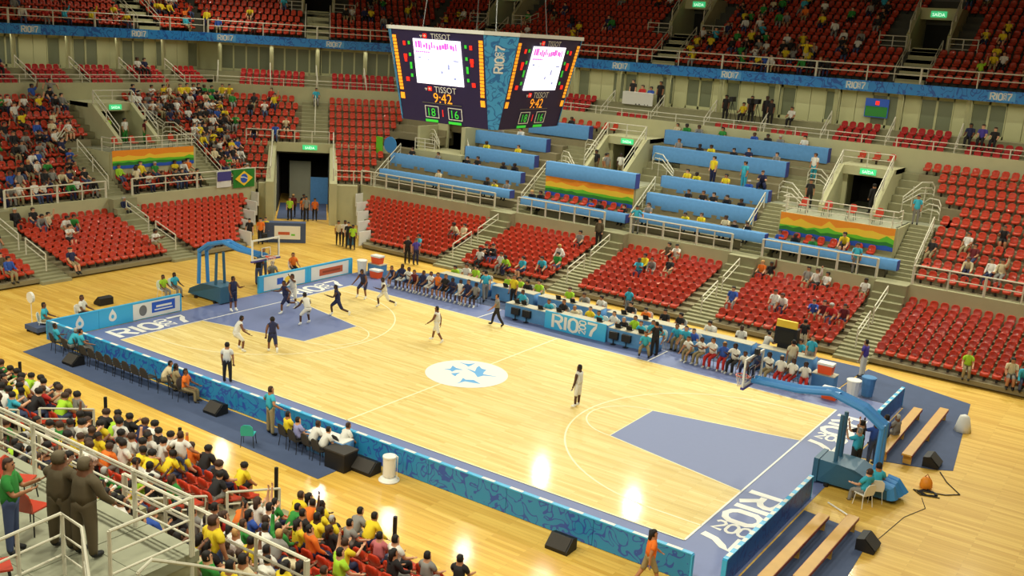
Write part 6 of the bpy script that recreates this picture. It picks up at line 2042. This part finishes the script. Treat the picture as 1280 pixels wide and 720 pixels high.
# right end
for x, y, f, sh_, pn, po, lb in ((31.55, 6.35, 2.6, 'cyan', 'grey', 'sit_back', 'helper in cyan seated in front of the right hoop base'), (31.75, 7.0, 2.0, 'cyan', 'grey', 'sit', 'helper in cyan and lime seated behind the first helper'),
                                 (30.55, 8.7, 2.6, 'cyan', 'black', 'photo', 'photographer in cyan at the right hoop post'), (30.4, 9.5, 2.6, 'black', 'black', 'photo', 'photographer in black at the right hoop post'), (30.8, 10.0, 2.4, 'blue', 'denim', 'photo', 'photographer in blue beside the upper right bench'),
                                 (30.7, 12.0, 2.6, 'blue', 'black', 'sit', 'photographer in blue at the end of the upper right bench'), (30.95, 12.7, 2.7, 'grey', 'grey', 'sit', 'grey haired person in grey on the upper right bench')):
    person((x, y, .014), f, po, 'tee', sh_, pn, label=lb, hi=True, must=True, hair='grey' if 'grey haired' in lb else None)
    if po.startswith('sit') and x > 31.2: chair(x, y, .0, f, 'chair under the ' + lb, 'white')
person((28.35, -3.15, 0), .8, 'walk', 'short', 'orange', 'khaki', 1, 'black', 'woman in orange shirt with dark long hair outside the near board', True, 1.0, longhair=True, must=True)
# tunnel group
for k, (x, y, sh_, lb) in enumerate(((-16.6, 25.9, 'lime', 'steward in lime vest in front of the tunnel'), (-17.4, 27.0, 'maroon', 'person in maroon at the left tunnel wall'), (-16.9, 27.6, 'black', 'person in black in the tunnel mouth'), (-16.2, 26.9, 'orange', 'person in orange vest in the tunnel mouth'),
                                     (-15.6, 26.6, 'grey', 'person in grey in the tunnel mouth'), (-15.3, 27.2, 'orange', 'person in orange right in the tunnel mouth'), (-7.6, 22.4, 'white', 'person in white by the right tunnel guard'), (-7.1, 22.2, 'black', 'person in black by the right tunnel guard'),
                                     (-6.6, 22.1, 'lime', 'steward in lime sitting by the right tunnel guard'), (-8.2, 22.4, 'cream', 'person in cream by the right tunnel guard'), (-11.6, 18.6, 'orange', 'person in orange behind the left backboard'), (-11.9, 19.3, 'yellow', 'person in yellow behind the left backboard'), (-12.0, 18.0, 'black', 'person in black behind the left backboard'))):
    person((x, y, .02), -.8, 'stand', 'tee', sh_, 'black', label=lb, must=True, hi=False)
# foreground
person((23.92, -17.55, 5.5), 1.95, 'stand_cross', 'long', 'brown', 'brown', 2, 'cap', 'person in brown uniform and cap on the landing, left one', True, 1.03, must=True, girth=1.22)
person((24.42, -17.45, 5.5), 1.75, 'lean_rail', 'long', 'brown', 'brown', 2, 'cap', 'person in brown uniform on the landing with an arm towards the rail', True, 1.02, must=True, girth=1.2)
person((23.42, -18.15, 5.5), .7, 'stand_cross', 'tee', 'green', 'denim', 1, 'brown', 'person in green shirt and jeans at the left edge', True, .98, must=True)
person((15.0, -8.3, .5), 2.1, 'stand_hips', 'tee', 'white', 'denim', 1, 'brown', 'person in white shirt standing among the empty near seats', True, must=True)
person((23.6, -14.1, 2.95), 1.5, 'stand', 'tee', 'yellow', 'denim', 1, 'brown', 'man in yellow shirt standing right of the foreground landing', True, 1.0, must=True, girth=1.2)
# top tier standing man with outspread arms
x, y, z = wpos('far', 15.5, UD(1), UZ(1)); person((x, y, z), SD, 'arms_wide', 'tee', 'yellow', 'cream', label='person in yellow with outspread arms at the top tier railing', must=True)

build_people(325)
